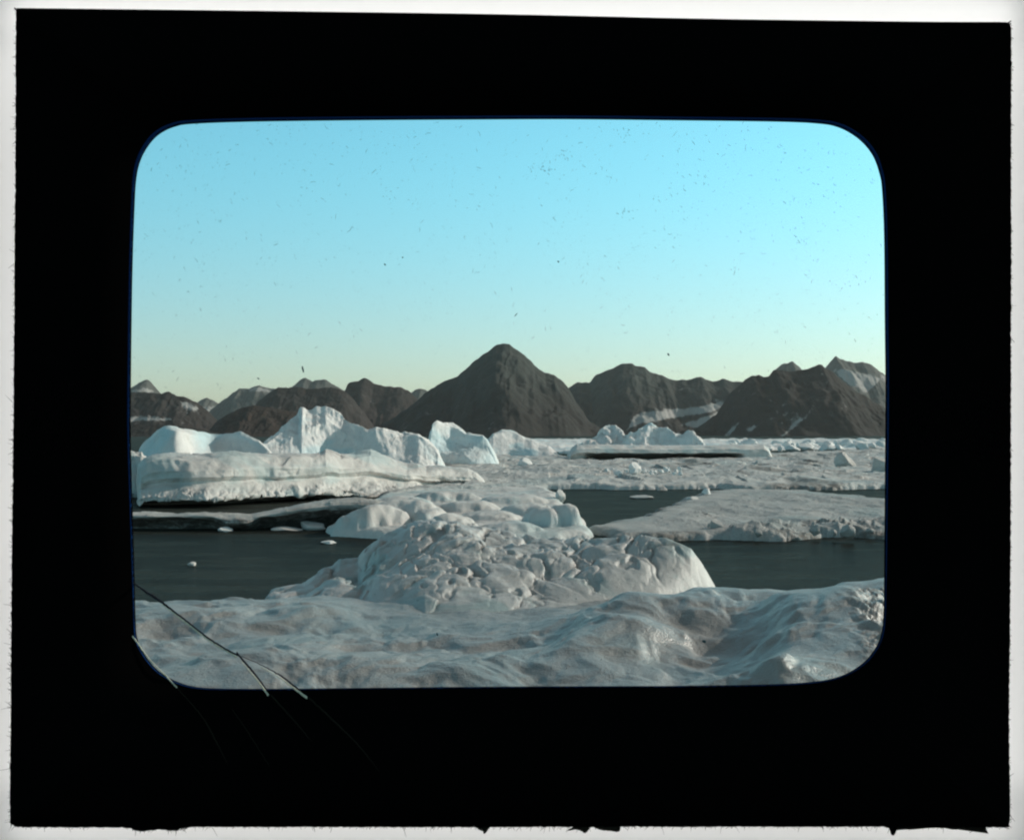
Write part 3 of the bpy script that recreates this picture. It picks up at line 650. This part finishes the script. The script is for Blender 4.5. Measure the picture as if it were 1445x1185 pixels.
# pack ice field behind it
pf = [G(560, 702), G(640, 697), G(720, 694), G(780, 691), G(850, 692), G(960, 691), G(1010, 688), G(1060, 691), G(1150, 692), G(1251, 690), G(1420, 692), G(1500, 660), G(1420, 638), G(1200, 637), G(1050, 644), G(960, 649), G(830, 651), G(760, 642), G(690, 640), G(640, 655)]
def pf_top(x, y, sd):
    z = 0.36 + 0.34 * fbm(x * 0.10, y * 0.06, 361, 5, 0.5) * sstep(0, 10, sd) + 0.06 * fbm(x * .3, y * .2, 362, 4) + 0.12 * ridged(x * 0.28, y * 0.12, 363, 4, 0.55)
    f = facets(x * 0.3, y * 0.16, 365)
    return np.maximum(z + 0.45 * np.clip(f - 0.12, 0, 1) * sstep(1, 8, sd), -0.15)
def pf_dirt(x, y, sd):
    return 0.7 * sstep(.25, .65, fbm(x * .14, y * .05, 367, 4)) * sstep(8, 22, x)
o = relief('ice_floe', pf, pf_top, M_pack, 369, 0.0028, edge=1.5, wob=2.2, wfreq=0.14, darkf=pf_dirt)
tag(o, 'wide field of rough pack ice stretching back to the flat slab', 'ice floe', 'ice floes')

ff = [G(600, 648), G(690, 641), G(760, 637), G(830, 642), G(1040, 636), G(1200, 634), G(1600, 634), G(1700, 621), G(640, 621)]
def ff_top(x, y, sd):
    return 0.4 + 1.0 * np.clip(fbm(x * 0.05, y * 0.03, 371, 5, .6), -.2, 1) + 0.5 * np.clip(facets(x * 0.10, y * 0.05, 373), 0, 1)
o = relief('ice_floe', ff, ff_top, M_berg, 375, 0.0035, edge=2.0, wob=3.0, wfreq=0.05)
tag(o, 'farthest band of broken white ice at the foot of the mountains', 'ice floe', 'ice floes')

# ------------------------------------------------------------------ single ice blocks
def block_mesh(seed, sub=4):
    import bmesh
    bm = bmesh.new(); bmesh.ops.create_icosphere(bm, subdivisions=sub, radius=1.0)
    rs = np.random.RandomState(seed)
    pl = [(Vector(rs.normal(size=3)).normalized(), rs.uniform(0.55, 0.85)) for _ in range(11)]
    V = np.array([v.co[:] for v in bm.verts])
    for n, d in pl:
        n = np.array(n[:]); q = V @ n; V = V - np.clip(q - d, 0, None)[:, None] * n * 0.92
    nz = fbm(V[:, 0] * 2.2 + seed, V[:, 2] * 2.2 + V[:, 1], seed, 4) * 0.07
    V = V * (1 + nz)[:, None]
    for v, c in zip(bm.verts, V): v.co = c
    me = bpy.data.meshes.new('ice_block'); bm.to_mesh(me); bm.free()
    me.polygons.foreach_set('use_smooth', np.ones(len(me.polygons), dtype=bool))
    return me
BM = {}
def block(px, py, wpx, hpx, label, mat=M_mid, seed=1, name='ice_block', group='loose ice blocks', z0=0.0, dpx=1.0, cat='ice block'):
    """px, py: foot of the block in the photo; wpx, hpx its size there"""
    y = depth(py, z0); s = y / F
    key = (seed % 7, mat.name)
    if key not in BM:
        me = block_mesh(900 + seed % 7); me.materials.append(mat); BM[key] = me
    o = bpy.data.objects.new(name, BM[key]); col.objects.link(o)
    o.location = (X(px, y), y, z0 + hpx * s * 0.30)
    o.scale = (wpx * s * 0.58, wpx * s * 0.5 * dpx, hpx * s * 0.85)
    o.rotation_euler = (0, 0, (seed * 1.7) % 6.28)
    return tag(o, label, cat, group)
block(741, 657, 22, 10, 'blue-grey ice block alone on the pack ice, before the dome-shaped berg', M_berg, 3, z0=.4)
block(1192, 660, 27, 21, 'dark grey upright ice block, left of the two on the right pack ice', M_dark, 4, z0=.5)
block(1245, 664, 40, 20, 'dark blue-grey ice block at the right edge of the pack ice', M_dark, 5, z0=.5)
block(812, 650, 30, 20, 'grey wedge of ice at the left end of the flat slab', M_mid, 2, z0=.1)
block(317, 750, 22, 6, 'small white ice piece afloat against the dark overhanging floe', M_berg, 1, 'ice_piece', 'floating ice pieces', cat='ice piece')
block(464, 766.5, 22, 3.5, 'thin flat white ice piece afloat in the left pool, near the lobed floe', M_berg, 6, 'ice_piece', 'floating ice pieces', cat='ice piece')
block(270, 798, 15, 5, 'small dim ice piece afloat in the middle of the left pool', M_mid, 2, 'ice_piece', 'floating ice pieces', cat='ice piece')
block(372, 744, 7, 7, 'tiny upright ice splinter in front of the dark floe', M_berg, 3, 'ice_piece', 'floating ice pieces', cat='ice piece')
block(440, 746, 46, 11, 'rough white ice cake afloat left of the lobed floe', M_mid, 5, 'ice_piece', 'floating ice pieces', cat='ice piece')
block(405, 748, 40, 5, 'low crumbly ice cake afloat in front of the dark floe', M_mid, 4, 'ice_piece', 'floating ice pieces', cat='ice piece')
block(790, 706, 16, 14, 'white ice knob at the left bank of the middle pool', M_mid, 1, z0=.2)
block(997, 700, 14, 9, 'white ice lump on the tip of the flat grey floe', M_berg, 6, z0=.2)
block(978, 708, 22, 7, 'low grey ice lump beside the white one on the floe tip', M_mid, 3, z0=.2)
block(905, 703, 30, 4, 'flat ice sheet afloat in the middle pool', M_mid, 0, 'ice_piece', 'floating ice pieces', cat='ice piece')
block(1010, 746, 22, 13, 'grey ice boulder at the left end of the rubble edge', M_floe, 5, z0=.35)
block(1195, 755, 26, 13, 'rounded ice boulder in the rubble edge near the right side', M_floe, 2, z0=.3)
block(895, 667, 20, 14, 'ragged white ice knob standing on the pack ice', M_berg, 1, z0=.5)
rs = random.Random(5)
for k in range(9):
    block(rs.uniform(1000, 1240), rs.uniform(744, 755), rs.uniform(7, 15), rs.uniform(5, 9), 'small grey ice chunk in the rubble edge of the flat floe', M_floe, k, 'ice_chunk', 'ice chunks in the rubble edge', z0=.28, cat='ice chunk')
for k in range(26):
    block(rs.uniform(850, 960), rs.gauss(666, 3), rs.uniform(4, 12), rs.uniform(2, 6), 'small white ice chunk strewn on the pack ice in the middle', M_berg, k, 'ice_chunk', 'ice chunks on the pack ice', z0=.5, cat='ice chunk')
for k in range(70):
    px = rs.uniform(1030, 1330)
    block(px, rs.uniform(627, 636), rs.uniform(8, 26), rs.uniform(4, 10), 'white ice block in the far rubble line under the broad dark mountain', M_berg, k, 'ice_block', 'ice blocks in the far rubble line', z0=.3)
for k in range(24):
    block(rs.uniform(640, 815), rs.uniform(640, 652), rs.uniform(5, 16), rs.uniform(2, 5), 'little ice chunk on the white strip below the dome-shaped berg', M_mid, k, 'ice_chunk', 'ice chunks below the dome-shaped berg', z0=.3, cat='ice chunk')

# ------------------------------------------------------------------ air
def build_haze():
    m = bpy.data.materials.new('haze_air'); m.use_nodes = True; t = m.node_tree; t.nodes.clear()
    v = t.nodes.new('ShaderNodeVolumePrincipled'); v.inputs['Color'].default_value = (0.9, 0.92, 0.9, 1); v.inputs['Density'].default_value = 2.7e-5; v.inputs['Anisotropy'].default_value = 0.2
    oo = t.nodes.new('ShaderNodeOutputMaterial'); t.links.new(v.outputs[0], oo.inputs['Volume'])
    V = [(sx * 9400, y, z) for z in (-6, 420) for y in (-3300, 14300) for sx in (-1, 1)]
    Q = [(0, 2, 3, 1), (4, 5, 7, 6), (0, 1, 5, 4), (2, 6, 7, 3), (0, 4, 6, 2), (1, 3, 7, 5)]
    o = link_mesh('haze', V, Q, m, smooth=False)
    tag(o, 'thin pale air between the bergs and the far mountains', 'haze', kind='stuff')
build_haze()

# ------------------------------------------------------------------ the lantern slide and its light box
YM = 10.0; SM = YM / F
def MP(px, py, y=YM): return (X(px, YM), y, Z(py, YM))
m_paper, t_, b_ = plain('black_paper', (0.0022, 0.0021, 0.0021), 0.95)
m_tape, _, _ = plain('black_tape', (0.0016, 0.0016, 0.0016), 0.95)
m_torn, _, _ = plain('torn_tape', (0.022, 0.017, 0.013), 0.95)
root = bpy.data.objects.new('lantern_slide', None); col.objects.link(root); root.location = (0, YM, Z(1167, YM))
tag(root, 'black lantern slide with a rounded window and frayed edges', 'lantern slide')
def child(name, V, Q, mat, parent=root, smooth=False, attrs=None):
    o = link_mesh(name, V, Q, mat, smooth=smooth, attrs=attrs)
    o.parent = parent
    p = parent; off = Vector((0, 0, 0))
    while p is not None: off += Vector(p.location); p = p.parent
    o.data.transform(__import__('mathutils').Matrix.Translation(-off))
    return o
WIN = [(182, 560), (184, 400), (187, 300), (190, 250), (197, 222), (210, 200), (225, 186), (245, 177), (270, 173), (350, 170), (500, 168), (650, 167), (800, 166.5), (950, 168), (1100, 170), (1160, 173), (1185, 178), (1205, 188), (1222, 202),
       (1235, 220), (1243, 242), (1247, 265), (1250, 330), (1251, 450), (1252, 560), (1251, 700), (1250, 820), (1249, 870), (1246, 895), (1238, 915), (1222, 935), (1200, 950), (1175, 959), (1140, 964), (1080, 967), (950, 969), (800, 969.5),
       (650, 970.5), (500, 972), (400, 973), (330, 973), (290, 972), (262, 968), (235, 957), (215, 942), (200, 922), (192, 905), (189, 880), (187, 800), (184, 700), (182, 620)]
OUT = [(19, 560), (21, 300), (22, 60), (22.5, 20), (25, 14), (30, 12.2), (40, 12), (300, 15), (700, 20.5), (1000, 27), (1300, 31), (1410, 31.5), (1421, 33), (1426, 39), (1427, 60), (1427, 400), (1426, 800), (1424, 1000), (1425, 1120), (1424.5, 1158),
       (1421, 1165.5), (1410, 1166.5), (1240, 1166), (900, 1166), (500, 1166.5), (275, 1166.5), (262, 1170), (245, 1171.5), (225, 1170), (200, 1172), (186, 1169.5), (175, 1167), (60, 1166.5), (24, 1166), (17, 1161), (14, 1150), (15, 1000), (17, 760)]
NL = 1600
def ring(win, outp, yf, yb, jit_in, jit_out, seed, mat, name, parent=root):
    wi = smooth_curve(win, NL, True); ou = smooth_curve(outp, NL, True)
    def byang(c):
        a = np.unwrap(np.arctan2(c[:, 1] - 570, c[:, 0] - 717)); return a
    aw = byang(wi); ao = byang(ou)
    t = np.linspace(aw[0], aw[0] + (2 * math.pi if aw[-1] > aw[0] else -2 * math.pi), NL + 1)[:-1]
    # equal steps along the outer edge read by angle
    def at(c, a, t):
        a2 = np.concatenate([a - 2 * math.pi, a, a + 2 * math.pi]); c2 = np.concatenate([c, c, c])
        o_ = np.argsort(a2); return np.stack([np.interp(t, a2[o_], c2[o_, k]) for k in (0, 1)], 1)
    if ao[0] > ao[-1]: tt = np.sort(ao)
    else: tt = np.sort(ao)
    W_ = at(wi, aw, tt); O_ = at(ou, ao, tt)
    rs_ = np.random.RandomState(seed)
    k = np.arange(NL)
    if jit_out:
        nrm = O_ - np.array([717, 570.0]); nrm = np.where(np.abs(nrm / np.array([705, 577.])) > 0.985, np.sign(nrm), 0)
        j = fbm(k * 0.45, k * 0.0 + seed, seed, 4, 0.8) + 0.5 * fbm(k * 0.03, k * 0.0 + 2.5, seed + 4, 2)
        O_ = O_ + nrm * (j * jit_out)[:, None]
    if jit_in:
        cdir = (W_ - np.array([717, 570.0])); cdir /= np.linalg.norm(cdir, axis=1, keepdims=True)
        W_ = W_ + cdir * (fbm(k * 0.02, k * 0.0 + 3, seed + 1, 4) * jit_in)[:, None]
    fr = lambda C, y: np.stack([X(C[:, 0], YM), np.full(NL, y), Z(C[:, 1], YM)], 1)
    V = np.concatenate([fr(O_, yf), fr(W_, yf), fr(W_, yb), fr(O_, yb)])
    i = np.arange(NL); j = (i + 1) % NL
    Q = np.concatenate([np.stack([a * NL + i, a * NL + j, b * NL + j, b * NL + i], 1) for a, b in ((0, 1), (1, 2), (2, 3), (3, 0))])
    return child(name, V, Q, mat, parent), O_
mount, OE = ring(WIN, OUT, YM, YM + 0.05, 0, 0.75, 401, m_paper, 'paper_mask')

# blue glow fringe round the window, painted as a thin coloured ring
m_rim, _, _ = plain('blue_rim', (0.006, 0.028, 0.10), 0.8)
RIM = [(717 + (p[0] - 717) * (1 + 0.0042 * min(max((980 - p[1]) / 400, 0.02), 1)), 570 + (p[1] - 570) * (1.0075 if p[1] < 570 else 1.0002)) for p in WIN]
ring(WIN, RIM, YM - 0.003, YM + 0.02, 0, 0, 401, m_rim, 'glow_fringe')

# frayed fibres along the edges: a mass nobody could count
def fibres():
    rs_ = np.random.RandomState(7); V = []; Q = []
    c = np.array([717, 570.0])
    for n in range(3600):
        i = rs_.randint(NL); p = OE[i]
        q = (p - c) / np.array([705, 577.]); nn = np.where(np.abs(q) > 0.97, np.sign(q), 0)
        if np.abs(nn).sum() == 0: continue
        bottom = nn[1] > 0; top = nn[1] < 0
        L = rs_.gamma(1.6, 1.3) * (1.3 if (bottom or nn[0] < 0) else 0.7)
        tn = np.array([-nn[1], nn[0]]) * rs_.normal(0.3, 0.7)
        d = nn + tn; d /= np.linalg.norm(d) + 1e-6
        wd = rs_.uniform(0.15, 0.4)
        s = np.array([-d[1], d[0]]) * wd
        bend = np.array([rs_.normal(0, .25), rs_.normal(0, .25)]) * L
        pts = [p - d * 1.5, p + d * L * 0.5 + bend * 0.5, p + d * L + bend]
        yy = YM + rs_.uniform(0.005, 0.04); b0 = len(V)
        for k, pt in enumerate(pts):
            f = (1, 0.75, 0.35)[k]
            for sg in (1, -1):
                V.append((X(pt[0] + sg * s[0] * f, YM), yy, Z(pt[1] + sg * s[1] * f, YM)))
                V.append((X(pt[0] + sg * s[0] * f, YM), yy + 0.002, Z(pt[1] + sg * s[1] * f, YM)))
        for k in (0, 1):
            a = b0 + k * 4; e = a + 4
            Q += [(a, a + 2, e + 2, e), (a + 1, e + 1, e + 3, a + 3), (a, e, e + 1, a + 1), (a + 2, a + 3, e + 3, e + 2)]
    o = child('edge_fibres', np.array(V), np.array(Q), m_tape); o['kind'] = 'stuff'
fibres()

def flake(pts, name, mat, thick=0.006, y=YM + 0.02, parent=root, jit=0.0, seed=0):
    """thin torn scrap: outline in photo px, real thickness"""
    P = smooth_curve(pts, 240, True); rs_ = np.random.RandomState(seed); kk = np.arange(len(P))
    P = P + rs_.normal(0, jit * 0.35, P.shape) + (jit * 2.2 * fbm(kk * 0.16, kk * 0.0 + seed, seed, 4, 0.6))[:, None] * np.array([0.3, 1.0])
    c = P.mean(0); n = len(P)
    V = [(X(p[0], YM), y + rs_.normal(0, .001), Z(p[1], YM)) for p in P] + [(X(p[0], YM), y + thick, Z(p[1], YM)) for p in P]
    V += [(X(c[0], YM), y, Z(c[1], YM)), (X(c[0], YM), y + thick, Z(c[1], YM))]
    Q = []
    for i in range(n):
        j = (i + 1) % n
        Q += [(2 * n, j, i), (2 * n + 1, n + i, n + j), (i, j, n + j), (i, n + j, n + i)]
    return child(name, np.array(V), np.array(Q), mat, parent)
flake([(801, 1172.5), (808, 1168), (815, 1164), (832, 1164), (831, 1171), (826, 1176), (820, 1173), (812, 1171)], 'torn_scrap', m_torn, jit=.25, seed=1)
flake([(836, 1164), (872, 1163), (876, 1168), (873, 1174), (862, 1173), (846, 1171)], 'torn_scrap', m_torn, jit=.25, seed=2)
flake([(672, 1165), (690, 1165), (688, 1172), (683, 1177), (681, 1173), (676, 1171)], 'torn_scrap', m_torn, jit=.6, seed=3)
flake([(1245, 1164), (1290, 1164), (1330, 1165), (1395, 1164), (1402, 1166), (1393, 1168.5), (1397, 1178), (1390, 1171), (1378, 1172.5), (1366, 1169.5), (1350, 1171), (1340, 1169), (1310, 1168.5), (1285, 1169.5), (1262, 1172), (1256, 1169)], 'torn_scrap', m_torn, jit=.7, seed=4)
flake([(1256, 1166), (1266, 1166), (1264, 1176), (1259, 1178)], 'torn_scrap', m_tape, jit=.4, seed=5, y=YM + 0.012)

# cover glass over the window, with its cracks and the specks of dust on it
gm = bpy.data.materials.new('clear_glass'); gm.use_nodes = True
gt = gm.node_tree; gt.nodes.clear(); tb_ = gt.nodes.new('ShaderNodeBsdfTransparent'); tb_.inputs[0].default_value = (1, 1, 1, 1)
go = gt.nodes.new('ShaderNodeOutputMaterial'); gt.links.new(tb_.outputs[0], go.inputs['Surface'])
def pane():
    c = smooth_curve(WIN, 200, True); n = len(c)
    c = np.array([717, 570.]) + (c - np.array([717, 570.])) * 1.01
    V = [(X(p[0], YM), YM + 0.020, Z(p[1], YM)) for p in c] + [(0, YM + 0.020, Z(570, YM))]
    V += [(v[0], YM + 0.032, v[2]) for v in V]
    Q = []
    for i in range(n):
        j = (i + 1) % n
        Q += [(n, j, i), (2 * n + 1, n + 1 + i, n + 1 + j), (i, j, n + 1 + j), (i, n + 1 + j, n + 1 + i)]
    return child('cover_glass', np.array(V), np.array(Q), gm)
glass = pane()
m_crack, _, _ = plain('crack_shadow', (0.035, 0.033, 0.042), 0.5)
m_shine, _, _ = plain('crack_glint', (0.75, 0.66, 0.50), 0.3, 0.5)  # pale strips paint the glint along each crack
m_faint, _, _ = plain('crack_glint_dim', (0.016, 0.014, 0.011), 0.5)  # the same painted glint, dimmer where it crosses the mask
m_speck, _, _ = plain('dust', (0.035, 0.085, 0.10), 0.9)
def strip(path, widths, name, mat, off=(0, 0), y=YM + 0.010, parent=None, seed=0, jit=0.25, thick=0.006):
    P = smooth_curve(path, 70) + np.asarray(off, float); rs_ = np.random.RandomState(seed)
    P = P + rs_.normal(0, jit, P.shape)
    d = np.gradient(P, axis=0); d /= np.linalg.norm(d, axis=1, keepdims=True); s = np.stack([-d[:, 1], d[:, 0]], 1)
    w_ = np.interp(np.linspace(0, 1, len(P)), np.linspace(0, 1, len(widths)), widths)[:, None] * 0.5
    A = P + s * w_; B = P - s * w_; n = len(P)
    V = [(X(p[0], YM), y, Z(p[1], YM)) for p in A] + [(X(p[0], YM), y, Z(p[1], YM)) for p in B]
    V += [(v[0], v[1] + thick, v[2]) for v in V]
    i = np.arange(n - 1); Q = np.concatenate([np.stack([i, i + 1, n + i + 1, n + i], 1), np.stack([2 * n + i, 3 * n + i, 3 * n + i + 1, 2 * n + i + 1], 1), np.stack([i, 2 * n + i, 2 * n + i + 1, i + 1], 1), np.stack([n + i, n + i + 1, 3 * n + i + 1, 3 * n + i], 1)])
    return child(name, np.array(V), Q, mat, parent or root)
c1 = [(186, 822), (205, 835), (228, 850), (262, 876), (300, 905), (335, 925)]
c1b = [(333, 920), (341, 930), (360, 952), (380, 979)]
c2 = [(340, 926), (368, 938), (395, 953), (415, 968), (434, 982)]
strip(c1, [1.6, 3.6, 2.4, 2.0, 2.4, 2.2], 'crack', m_crack, seed=1)
strip(c1[2:], [1.0, 1.9, 1.5, 2.0], 'crack_glint', m_shine, (-1.0, 2.1), seed=2)
strip(c1b, [2, 2.6, 2.2, 1.0], 'crack', m_crack, seed=3)
strip(c1b[1:], [0.6, 1.4, 2.6], 'crack_glint', m_shine, (-1.0, 2.2), seed=4, y=YM - 0.006)
strip(c2, [0.5, 0.6, 1.6, 2.4, 1.2], 'crack', m_crack, seed=5)
strip(c2[1:], [0.6, 0.8, 1.6, 3.4], 'crack_glint', m_shine, (-0.5, 2.4), seed=6, y=YM - 0.006)
strip([(187, 897), (200, 915), (216, 935), (234, 953), (250, 970)], [2.0, 0.9, 1.0, 1.2, 1.8], 'crack_glint', m_shine, seed=7, y=YM - 0.006)
for k, (pth, wv) in enumerate([([(250, 970), (285, 1010), (305, 1045), (320, 1075)], [1.2, 1.6, 2.2, .8]), ([(382, 980), (410, 1010), (440, 1045)], [2.2, 1.8, .8]), ([(436, 984), (475, 1020), (505, 1050), (536, 1088)], [2.5, 2.5, 2.0, .8]), ([(328, 1000), (355, 1040), (380, 1080)], [.8, 1.2, .8])]):
    strip(pth, wv, 'crack_glint', m_faint, seed=20 + k, y=YM - 0.007, jit=.3)
def specks():
    rs_ = np.random.RandomState(11); V = []; Q = []
    def bit(px, py, L, wd, ang, bend=0):
        d = np.array([math.cos(ang), math.sin(ang)]); s = np.array([-d[1], d[0]])
        pts = [np.array([px, py]) - d * L / 2, np.array([px, py]) + s * bend, np.array([px, py]) + d * L / 2]
        b0 = len(V)
        for k, pt in enumerate(pts):
            f = (0.6, 1, 0.6)[k]
            for sg in (1, -1):
                q = pt + sg * s * wd * 0.5 * f
                V.append((X(q[0], YM), YM + 0.012, Z(q[1], YM))); V.append((X(q[0], YM), YM + 0.016, Z(q[1], YM)))
        for k in (0, 1):
            a = b0 + 4 * k; e = a + 4
            Q.extend([(a, a + 2, e + 2, e), (a + 1, e + 1, e + 3, a + 3), (a, e, e + 1, a + 1), (a + 2, a + 3, e + 3, e + 2)])
    for n in range(1700):
        px = rs_.uniform(188, 1247); py = 172 + 400 * rs_.beta(1.1, 1.5)
        if (px < 230 or px > 1205) and py < 210: continue
        if rs_.rand() < 0.62: bit(px, py, rs_.uniform(.5, 1.1), rs_.uniform(.35, .75), rs_.uniform(0, 6.28))
        else: bit(px, py, rs_.gamma(2, 1.2) + .8, rs_.uniform(.2, .40), rs_.normal(0.8, .5) if rs_.rand() < .7 else rs_.normal(2.4, .4), rs_.normal(0, .8))
    for (cx, cy, n, sp) in ((763, 235, 26, 9), (800, 220, 10, 8), (885, 300, 14, 8), (880, 190, 12, 8)):
        for k in range(n): bit(cx + rs_.normal(0, sp), cy + rs_.normal(0, sp * .7), rs_.uniform(1, 4), rs_.uniform(.25, .5), rs_.normal(.8, .6), rs_.normal(0, .6))
    for k in range(120): bit(rs_.uniform(190, 1245), rs_.uniform(600, 965), rs_.uniform(.6, 1.6), rs_.uniform(.5, 1.0), rs_.uniform(0, 6))
    bit(427, 521, 9, 2.4, 1.35); bit(364, 534, 3.4, 1.8, .5); bit(943.5, 500, 4, 2.4, .9); bit(788, 369, 3, 2, .8); bit(728, 444, 6, 1.1, -.9); bit(543, 373, 3, 2, .9); bit(568, 363, 2.4, 1.6, .3); bit(994, 905, 5, 4, .3); bit(617, 895, 4, 2, 1.2)
    o = child('dust_specks', np.array(V), np.array(Q), m_speck); o['kind'] = 'stuff'
specks()

# light box behind the slide: white diffuser lit from inside by four tubes, open in the middle
lb = bpy.data.objects.new('light_box', None); col.objects.link(lb); lb.location = (0, YM + 0.06, Z(1215, YM))
tag(lb, 'white backlit light box behind the black slide, showing as a bright rim', 'light box')
BX = [(-60, -60), (1505, -60), (1505, 1216), (-60, 1216)]; OP = [(100, 84), (1330, 84), (1330, 1058), (100, 1058)]
def frame_ring(y, mat, name, inset=0):
    V = [MP(*p, y) for p in BX] + [MP(*p, y) for p in OP]
    V += [(v[0], v[1] + 0.012, v[2]) for v in V]
    Q = []
    for i in range(4):
        j = (i + 1) % 4
        Q += [(i, j, 4 + j, 4 + i), (8 + i, 12 + i, 12 + j, 8 + j), (i, 8 + i, 8 + j, j), (4 + i, 4 + j, 12 + j, 12 + i)]
    return child(name, np.array(V), np.array(Q), mat, lb)
dm = bpy.data.materials.new('white_diffuser'); dm.use_nodes = True; dt = dm.node_tree; dt.nodes.clear()
tr = dt.nodes.new('ShaderNodeBsdfTranslucent'); tr.inputs[0].default_value = (0.86, 0.86, 0.85, 1)
do = dt.nodes.new('ShaderNodeOutputMaterial'); dt.links.new(tr.outputs[0], do.inputs['Surface'])
def diffuser():
    y = YM + 0.07
    V = [MP(*p, y) for p in BX] + [MP(*p, y) for p in OP]
    Q = [(i, (i + 1) % 4, 4 + (i + 1) % 4, 4 + i) for i in range(4)]
    return child('diffuser', np.array(V), np.array(Q), dm, lb)
diffuser()
m_house, _, _ = plain('white_housing', (0.7, 0.7, 0.7), 0.6)
def housing():
    V = []
    for y in (YM + 0.064, YM + 0.50):
        V += [MP(*p, y) for p in BX] + [MP(*p, y) for p in OP]
    Q = []
    for i in range(4):
        j = (i + 1) % 4
        Q += [(i, j, 8 + j, 8 + i), (4 + i, 12 + i, 12 + j, 4 + j), (8 + i, 8 + j, 12 + j, 12 + i)]
    return child('housing', np.array(V), np.array(Q), m_house, lb)
housing()
def tube(a, b, power, name='tube_lamp'):
    m = bpy.data.materials.new('lit_tube'); m.use_nodes = True; t = m.node_tree; t.nodes.clear()
    e = t.nodes.new('ShaderNodeEmission'); e.inputs[0].default_value = (1.0, 0.985, 0.96, 1); e.inputs[1].default_value = power
    oo = t.nodes.new('ShaderNodeOutputMaterial'); t.links.new(e.outputs[0], oo.inputs['Surface'])
    A = np.array(MP(*a, YM + 0.30)); B = np.array(MP(*b, YM + 0.30)); d = (B - A) / np.linalg.norm(B - A)
    u = np.cross(d, (0, 1, 0)); u /= np.linalg.norm(u); v = np.cross(d, u); r = 0.05
    V = []; n = 10
    for P in (A, B):
        for k in range(n): V.append(P + r * (math.cos(k * 2 * math.pi / n) * u + math.sin(k * 2 * math.pi / n) * v))
    Q = [(k, (k + 1) % n, n + (k + 1) % n, n + k) for k in range(n)]
    child(name, np.array(V), np.array(Q), m, lb, smooth=True)
tube((0, 20), (1445, 20), 3.9); tube((0, 1165), (1445, 1165), 2.7); tube((15, 60), (15, 1120), 2.7); tube((1430, 60), (1430, 1120), 2.8)
